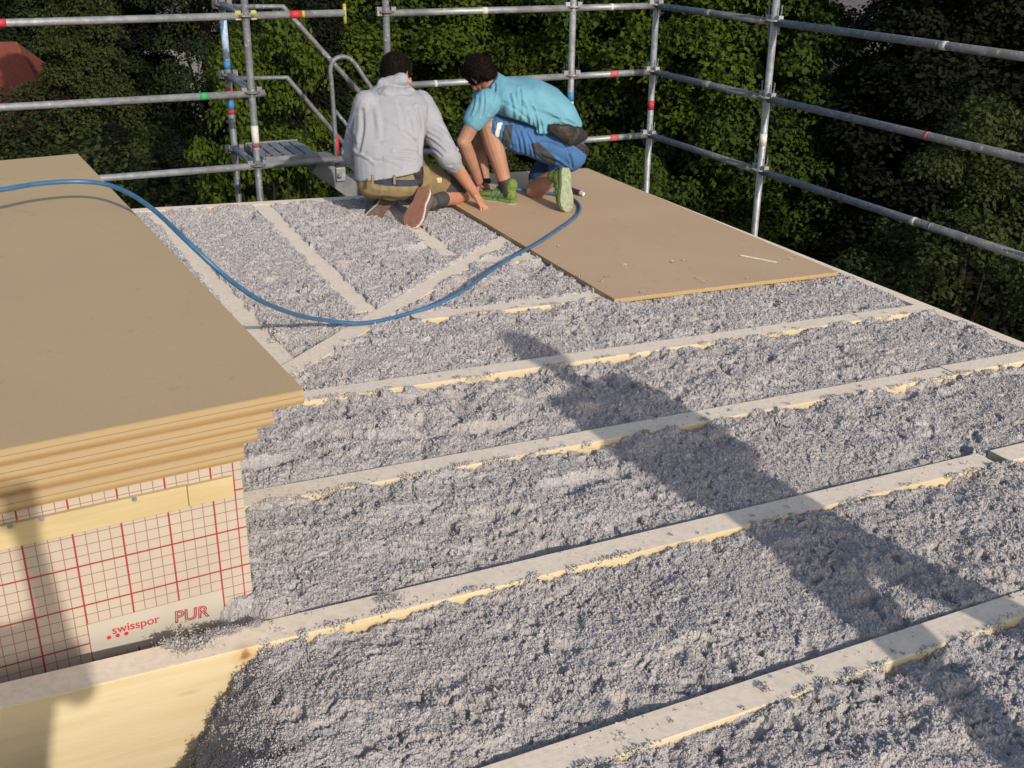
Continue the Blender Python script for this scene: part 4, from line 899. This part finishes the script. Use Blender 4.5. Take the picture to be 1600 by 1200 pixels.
# hood lying on the shoulders
b = B(); hc = nek+ZU*.012-CF*.045
for i in range(15):
    a = -2.6+5.2*i/14; p0 = hc+CR*math.sin(a)*.088-CF*math.cos(a)*.058-ZU*(.028+.022*math.cos(a)); a2 = -2.6+5.2*(i+1)/14; p1 = hc+CR*math.sin(a2)*.088-CF*math.cos(a2)*.058-ZU*(.028+.022*math.cos(a2)); b.cone(p0, p1, .036, .036, 12)
b.ell(hc-ZU*.03-CF*.03, .105, .07, .04); b.cone(hc-CR*.07+ZU*.01, hc+CR*.04+ZU*.042, .034, .040)
link('hood', crumple(voxel(b, .006, 3), .012, (16, 16, 22), 8), 'hoodie', hoo, T, smooth=True)
for e_, w_, k2, r1 in ((Le, Lw, .12, .060), (Re, Rw, .13, .060)):
    b = B(); p = e_.lerp(w_, k2+.04); d = (w_-e_).normalized(); b.cone(p-d*.022, p+d*.012, .064, .056); b.cone(p-d*.05, p-d*.03, .068, .064); link('cuff', crumple(voxel(b, .006, 2), .010, (25, 25, 25), 5), 'hoodie', hoo, T, smooth=True)
b = B(); b.loft([(C_(609, 258, -1.50), CR, CF, .158, .120), (C_(609, 272, -1.51), CR, CF, .176, .135), (C_(608, 286, -1.51), CR, CF, .184, .150), (C_(608, 297, -1.50), CR, CF, .172, .150), (C_(610, 306, -1.48), CR, CF, .11, .11)], 26, 2.3)
b.cone(Rh+ZU*.01, Rh.lerp(Rk, .60)+ZU*.03, .100, .078); b.cone(Rh.lerp(Rk, .2)+ZU*.05, Y(674, 273, -1.38), .080, .066); b.cone(Lh, Lh.lerp(Lk, .85), .105, .08)
ksh = link('shorts', crumple(voxel(b, .0075, 3), .012, (10, 10, 10), 13), 'khaki', g, T, smooth=True)
b = B(); b.cone(Rh.lerp(Rk, .62)+ZU*.03, Rh.lerp(Rk, .88)+ZU*.035, .084, .074); link('knee_panel', crumple(voxel(b, .007, 2), .008, (14, 14, 14), 4), 'charcoal', ksh, T, smooth=True)
b = B()
N_ = 30; bc_ = C_(609, 268, -1.505); bp_ = [bc_+CR*math.cos(2*math.pi*i/N_)*.188-CF*math.sin(2*math.pi*i/N_)*.157-ZU*(.028+.012*math.cos(2*math.pi*i/N_)) for i in range(N_+1)]
for i in range(N_): d = (bp_[i+1]-bp_[i]); o_ = Vector((d.y, -d.x, 0)).normalized()*.004; b.prism([bp_[i]-o_-ZU*.017, bp_[i+1]-o_-ZU*.017, bp_[i+1]+o_-ZU*.017, bp_[i]+o_-ZU*.017], ZU*.036)
bl_ = link('belt', b.mesh(), 'navy', ksh, T)
for px in (582, 616): 
    p = Y(px, 281, -1.672); b = B(); b.box(p+Vector((-.008, -.006, -.026)), p+Vector((.008, .006, .028))); link('belt_loop', b.mesh(.003), 'khaki', ksh, T)
p = Y(651, 274, -1.62); b = B(); b.loft([(p+ZU*.05, CR, CF, .034, .028), (p, CR, CF, .040, .034), (p-ZU*.055, CR, CF, .032, .028), (p-ZU*.075, CR, CF, .012, .012)], 16, 3); link('tool_pouch', crumple(voxel(b, .006, 2), .008, (20, 20, 20), 3), 'black', g, T, smooth=True)
p = Y(683, 281, -1.50); b = B(); b.box(p+Vector((-.022, -.018, -.016)), p+Vector((.024, .004, .016))); fr_ = link('folding_rule', b.mesh(.003), 'batten', None, T, label='end of a yellow folding rule sticking out of the thigh pocket of the khaki shorts', cat='rule')
# right foot: sole towards the camera, toe down
heel = Y(664, 293, -1.70); toe = Z(640, 352, .02); dn_ = Vector((-.80, -.52, .10)); fw = toe-heel
shoe(g, heel, fw, -dn_, 'suede', 'rubber_red', L=fw.length*1.04, wd=1.18, frame=T, sock=(Ra+(Rk-Ra)*.02, Ra+(Rk-Ra)*.16, .047, .051, 'charcoal'))
hl2 = Z(612, 306, .12); t2 = Z(588, 331, .02); shoe(g, hl2, t2-hl2+Vector((0, -.03, 0)), Vector((.25, .9, .3)), 'charcoal', 'suede', L=.25, frame=T)

# ---- man in turquoise
g = empty('person', T @ Vector((-1.9, -1.4, 0)), label='person in a turquoise t-shirt and blue work shorts crouching on the board, hunched forward', cat='person')
pel = Y(880, 222, -1.40); wst = Y(868, 200, -1.38); mid = Y(832, 160, -1.34); che = Y(795, 150, -1.30); nek = Y(764, 130, -1.26); hdc = Y(749, 115, -1.20)
ax = (nek-pel).normalized(); sd2 = Vector((-.35, -.93, 0)).normalized(); sd2 = (sd2-ax*sd2.dot(ax)).normalized(); ub = ax.cross(sd2); ub = ub if ub.z > 0 else -ub
Ls, Le, Lw = Y(757, 158, -1.44), Y(724, 222, -1.42), Y(748, 283, -1.30)
Rs, Re, Rw = Y(757, 150, -1.10), Y(748, 235, -1.02), Y(760, 288, -1.10)
Lk = Y(762, 195, -1.34); La = Z(793, 298, .10); Lh = Y(864, 226, -1.47)
Rk = Z(836, 297, .065); Rh = Y(876, 226, -1.28); Ra = Y(882, 272, -1.56)+Vector((0, .10, -.02))
b = B(); hd = head(b, hdc, (-CR*.35+CF*.60-ZU*.72), (-CR*.55+ZU*.50+CF*.3)); b.cone(nek, hdc-ax*.02, .054, .052)
b.loft([(pel, sd2, ub, .15, .10), (wst, sd2, ub, .14, .095), (mid, sd2, ub, .15, .10), (che, sd2, ub, .15, .09), (nek-ax*.05, sd2, ub, .08, .05)])
for s_, e_, w_ in ((Ls, Le, Lw), (Rs, Re, Rw)): b.cone(s_, e_, .054, .042); b.cone(e_, e_.lerp(w_, .35), .044, .044); b.cone(e_.lerp(w_, .35), w_, .044, .028)
b.cone(Lh, Lk, .088, .062); b.cone(Lk, Lk.lerp(La, .3), .060, .062); b.cone(Lk.lerp(La, .3), La, .062, .036)
b.cone(Rh, Rk, .088, .062); b.cone(Rk, Rk.lerp(Ra, .3), .062, .062); b.cone(Rk.lerp(Ra, .3), Ra, .062, .04)
hand(b, Lw, Z(748, 300, .05)-Lw+CF*.05, Vector((.6, .3, -.5)), 1, curl=(.6, .8, .5)); hand(b, Rw, Z(764, 300, .05)-Rw, Vector((-.7, -.3, -.3)), -1, curl=(.6, .8, .5))
link('body', voxel(b, .0032, 2), 'skin2', g, T, smooth=True); hair(g, hd, 1.05, T); b = B(); eyes(b, hd); link('eyes', b.mesh(), 'whitepaint', g, T, smooth=True)
b = B(); b.loft([(Y(897, 194, -1.41), sd2, ub, .165, .050), (Y(880, 184, -1.40), sd2, ub, .185, .100), (Y(850, 168, -1.37), sd2, ub, .200, .140), (Y(820, 156, -1.34), sd2, ub, .208, .146), (Y(792, 150, -1.31), sd2, ub, .205, .128), (Y(775, 143, -1.28), sd2, ub, .17, .105), (Y(764, 132, -1.26), sd2, ub, .095, .09)], 28, 2.3)
b.cone(Ls+ax*-.02, Ls.lerp(Le, .46), .085, .072); b.cone(Rs, Rs.lerp(Re, .45), .08, .07)
b.cone(Y(852, 196, -1.53), Y(842, 205, -1.55), .050, .022); b.cone(Y(835, 180, -1.50), Y(850, 205, -1.56), .05, .022); b.cone(Y(800, 170, -1.47), Y(846, 190, -1.53), .055, .045)
me = voxel(b, .005, 3); crumple(me, .010, (5, 5, 4), 23, .2)
folds(me, [(773, 132, 764, 178, .009, -.010), (800, 148, 806, 192, .010, .010), (812, 140, 811, 190, .009, -.011), (820, 158, 830, 206, .010, .011), (832, 168, 840, 210, .008, -.012), (842, 178, 852, 208, .008, .009), (786, 160, 826, 188, .010, -.007), (852, 172, 884, 192, .012, .007), (845, 150, 880, 182, .014, -.005), (745, 150, 738, 180, .008, .006), (756, 146, 752, 182, .008, -.006), (790, 128, 830, 134, .016, -.004), (864, 184, 898, 195, .009, -.006)]); link('t_shirt', me, 'tee', g, T, smooth=True)
b = B(); b.loft([(Y(893, 208, -1.40), sd2, ub, .150, .060), (Y(892, 222, -1.40), sd2, ub, .168, .105), (Y(885, 238, -1.40), sd2, ub, .165, .120), (Y(868, 246, -1.40), sd2, ub, .14, .10)], 26, 2.2)
b.ell(Y(886, 240, -1.48), .125, .12, .115); b.ell(Y(889, 240, -1.32), .115, .12, .115)
b.cone(Y(872, 232, -1.49), Lh.lerp(Lk, .5)-ZU*.01, .112, .105); b.cone(Lh.lerp(Lk, .5)-ZU*.012, Lh.lerp(Lk, .84), .105, .082)
bs = folds(crumple(voxel(b, .005, 3), .010, (7, 7, 7), 33, .2), [(803, 200, 812, 240, .008, -.009), (812, 196, 824, 244, .009, .009), (822, 206, 836, 250, .008, -.009), (845, 222, 880, 232, .010, -.008), (850, 240, 890, 262, .010, .007), (785, 190, 800, 232, .009, -.006), (884, 230, 894, 262, .008, -.010), (770, 190, 776, 216, .008, .005)]); sh = link('shorts', bs, 'shortsblue', g, T, smooth=True)
b = B(); b.cone(Y(868, 250, -1.30), Rh.lerp(Rk, .72), .10, .088); link('trouser_leg', crumple(voxel(b, .007, 2), .010, (9, 9, 9), 6), 'shortsnavy', sh, T, smooth=True)
ns = -(TI.to_3x3() @ fwd)
def inpoly(poly, y): 
    q = [(Y(a, c, y)) for a, c in poly]
    def t_(p):
        d = TI.to_3x3() @ Vector((0, 0, 0)); r_ = (T @ Vector(p))-CAM; px = 800+FPX*r_.dot(rgt)/r_.dot(fwd); py = 600-FPX*r_.dot(up)/r_.dot(fwd); ins = False; j = len(poly)-1
        for i in range(len(poly)):
            if (poly[i][1] > py) != (poly[j][1] > py) and px < (poly[j][0]-poly[i][0])*(py-poly[i][1])/(poly[j][1]-poly[i][1])+poly[i][0]: ins = not ins
            j = i
        return ins
    return t_
for poly, m_, nm in (([(789, 196), (801, 195), (797, 228), (785, 223)], 'charcoal', 'pocket_flap'), ([(777, 192), (785, 192), (779, 214), (772, 214)], 'whitepaint', 'printed_mark'), ([(833, 224), (841, 222), (871, 250), (867, 256), (855, 254), (836, 237)], 'charcoal', 'back_pocket')):
    pm = patch(bs, None, ns, inpoly(poly, -1.5), .004)
    if len(pm.polygons): link(nm, pm, m_, sh, T, smooth=True)
# belt pouch band across the lower back
N_ = 26; b = B(); 
for i in range(N_):
    q = []
    for j in (i, i+1):
        a = -.35+j*(math.pi+.7)/N_; c_ = Y(894, 212, -1.40); q.append(c_+sd2*math.cos(a)*.178-(ax*math.sin(a))*.112-ub*(.012*math.sin(a))+ub*.0)
    d = q[1]-q[0]; w_ = .030+.016*math.sin(math.pi*i/N_)
    b.cone(q[0]-ub*.02, q[1]-ub*.02, w_*.8, w_*.8, 10)
link('waist_belt', crumple(voxel(b, .006, 2), .008, (18, 18, 18), 3), 'black', g, T, smooth=True)
b = B(); pth = [(856, 198, -1.575), (872, 205, -1.61), (890, 211, -1.625), (906, 212, -1.60), (917, 211, -1.53)]; rr = [(.018, .015), (.046, .026), (.058, .032), (.052, .030), (.022, .02)]
pc = [Y(*q) for q in pth]; b.loft([(c, ZU, ns, r1, r2) for c, (r1, r2) in zip(pc, rr)], 18, 2.6); link('belt_pouch', crumple(voxel(b, .005, 2), .012, (16, 16, 16), 9), 'black', g, T, smooth=True)
# shoes
hl = Z(806, 319, .025); shoe(g, hl, -CR*.9+CF*.43, ZU, 'lime', 'solegrey', L=.285, frame=T, sock=(La-ZU*.01, La+(Lk-La)*.13, .046, .047, 'black'), stripe='teal', tag_='lime green and teal running shoe flat on the board')
heel = Y(884, 262, -1.66); toe = Z(886, 331, .028); fw = toe-heel
shoe(g, heel, fw, Vector((-.12, .95, .2)), 'lime', 'solegrey', L=min(.30, fw.length), wd=1.1, frame=T, sock=(Ra, Ra+(Rk-Ra)*.1, .042, .044, 'black'), stripe='teal')
# nail gun under the hands
tg = empty('nail_gun', T @ Z(752, 300, .03), label='blue and black air nailer on the board edge between the two men', cat='nailer')
p = Z(740, 297, .06); b = B(); b.tube([p+ZU*.075, p+ZU*.05, p-ZU*.01, p-ZU*.03], [.030, .040, .040, .028], 18); link('housing', b.mesh(.003), 'tape_blue' if 'tape_blue' in MT else 'blue', tg, T, smooth=True)
b = B(); b.tube([p+ZU*.05, p+ZU*.055+CR*.10+CF*.05], [.020, .018], 12); b.box(p+Vector((-.01, -.012, -.055)), p+Vector((.01, .012, -.025))); link('handle', b.mesh(.002), 'black', tg, T)
b = B(); b.prism([p+CR*.02-ZU*.045, p+CR*.15-ZU*.02+CF*.05, p+CR*.15+ZU*.0+CF*.05, p+CR*.02-ZU*.015], -CF*.022); link('magazine', b.mesh(.002), 'black', tg, T)

# ---- two people outside the frame whose shadows fall into the view
def standing(root_label, base, yaw, H, arms, shirt, legsm, group=None, stance=.16):
    F = T @ Matrix.Translation(base) @ Matrix.Rotation(yaw, 4, 'Z'); g = empty('person', F.translation, label=root_label, cat='person'); ROOTF[g.name] = Matrix.Translation(F.translation)
    k = H/1.78; X = Vector((1, 0, 0)); Yv = Vector((0, 1, 0)); V = lambda x, y, z: Vector((x, y, z))*k
    b = B(); hd = head(b, V(0, .02, 1.67), V(0, 1, -.15), V(0, 0, 1)); b.cone(V(0, 0, 1.48), V(0, .01, 1.62), .056, .05)
    b.loft([(V(0, 0, .90), X, Yv, .15*k, .10*k), (V(0, 0, 1.12), X, Yv, .135*k, .09*k), (V(0, 0, 1.34), X, Yv, .165*k, .11*k), (V(0, 0, 1.48), X, Yv, .10*k, .07*k)])
    for (s_, e_, w_, hd_, pn) in arms: s_, e_, w_ = (V(*q) for q in (s_, e_, w_)); b.cone(s_, e_, .047, .038); b.cone(e_, w_, .04, .027); hand(b, w_, Vector(hd_), Vector(pn), 1 if s_.x > 0 else -1)
    for sg in (-1, 1): b.cone(V(sg*.09, 0, .9), V(sg*stance*.8, .02, .5), .085, .055); b.cone(V(sg*stance*.8, .02, .5), V(sg*stance, -.01, .1), .055, .038)
    link('body', voxel(b, .007, 2), 'skin', g, F, smooth=True); hair(g, hd, 1.02, F)
    b = B(); b.loft([(V(0, 0, .86), X, Yv, .175*k, .125*k), (V(0, 0, 1.1), X, Yv, .165*k, .115*k), (V(0, 0, 1.34), X, Yv, .20*k, .13*k), (V(0, 0, 1.47), X, Yv, .14*k, .09*k)])
    for (s_, e_, w_, hd_, pn) in arms: b.cone(V(*s_), V(*e_).lerp(V(*s_), .35), .066, .06)
    link('t_shirt', crumple(voxel(b, .010, 3), .012, (8, 8, 6), 3), shirt, g, F, smooth=True)
    b = B(); b.loft([(V(0, 0, .98), X, Yv, .165*k, .12*k), (V(0, 0, .82), X, Yv, .165*k, .12*k)])
    for sg in (-1, 1): b.cone(V(sg*.09, 0, .85), V(sg*stance*.8, .02, .5), .098, .072); b.cone(V(sg*stance*.8, .02, .5), V(sg*stance, -.01, .13), .072, .06)
    link('trousers', crumple(voxel(b, .010, 3), .012, (8, 8, 4), 3), legsm, g, F, smooth=True)
    for sg in (-1, 1): shoe(g, V(sg*stance, -.09, .0)+Vector((0, 0, .006)), Vector((sg*.1, 1, 0)), ZU, 'suede', 'rubber_white', frame=F)
    return g
standing('person standing outside the frame at the right who casts the long shadow across the rafters', Vector((-3.12, -7.22, 0)), R(20), 1.80,
    [((-.17, 0, 1.43), (-.20, -.05, 1.14), (-.12, .14, 1.00), (.5, 1, -.1), (0, 0, -1)), ((.17, 0, 1.43), (.20, -.03, 1.14), (.13, .15, 1.00), (-.5, 1, -.1), (0, 0, -1))], 'tee', 'charcoal', stance=.31)
standing('photographer standing behind the camera whose shadow falls on the grid printed panel', Vector((-5.44, -7.93, 0)), 0, 1.78,
    [((-.19, 0, 1.43), (-.28, .10, 1.22), (-.02, .26, 1.55), (.1, .5, 1), (.3, 1, 0)), ((.19, 0, 1.43), (.245, .10, 1.26), (.19, .28, 1.57), (-.1, .4, 1), (-.3, 1, 0))], 'hoodie', 'khaki')
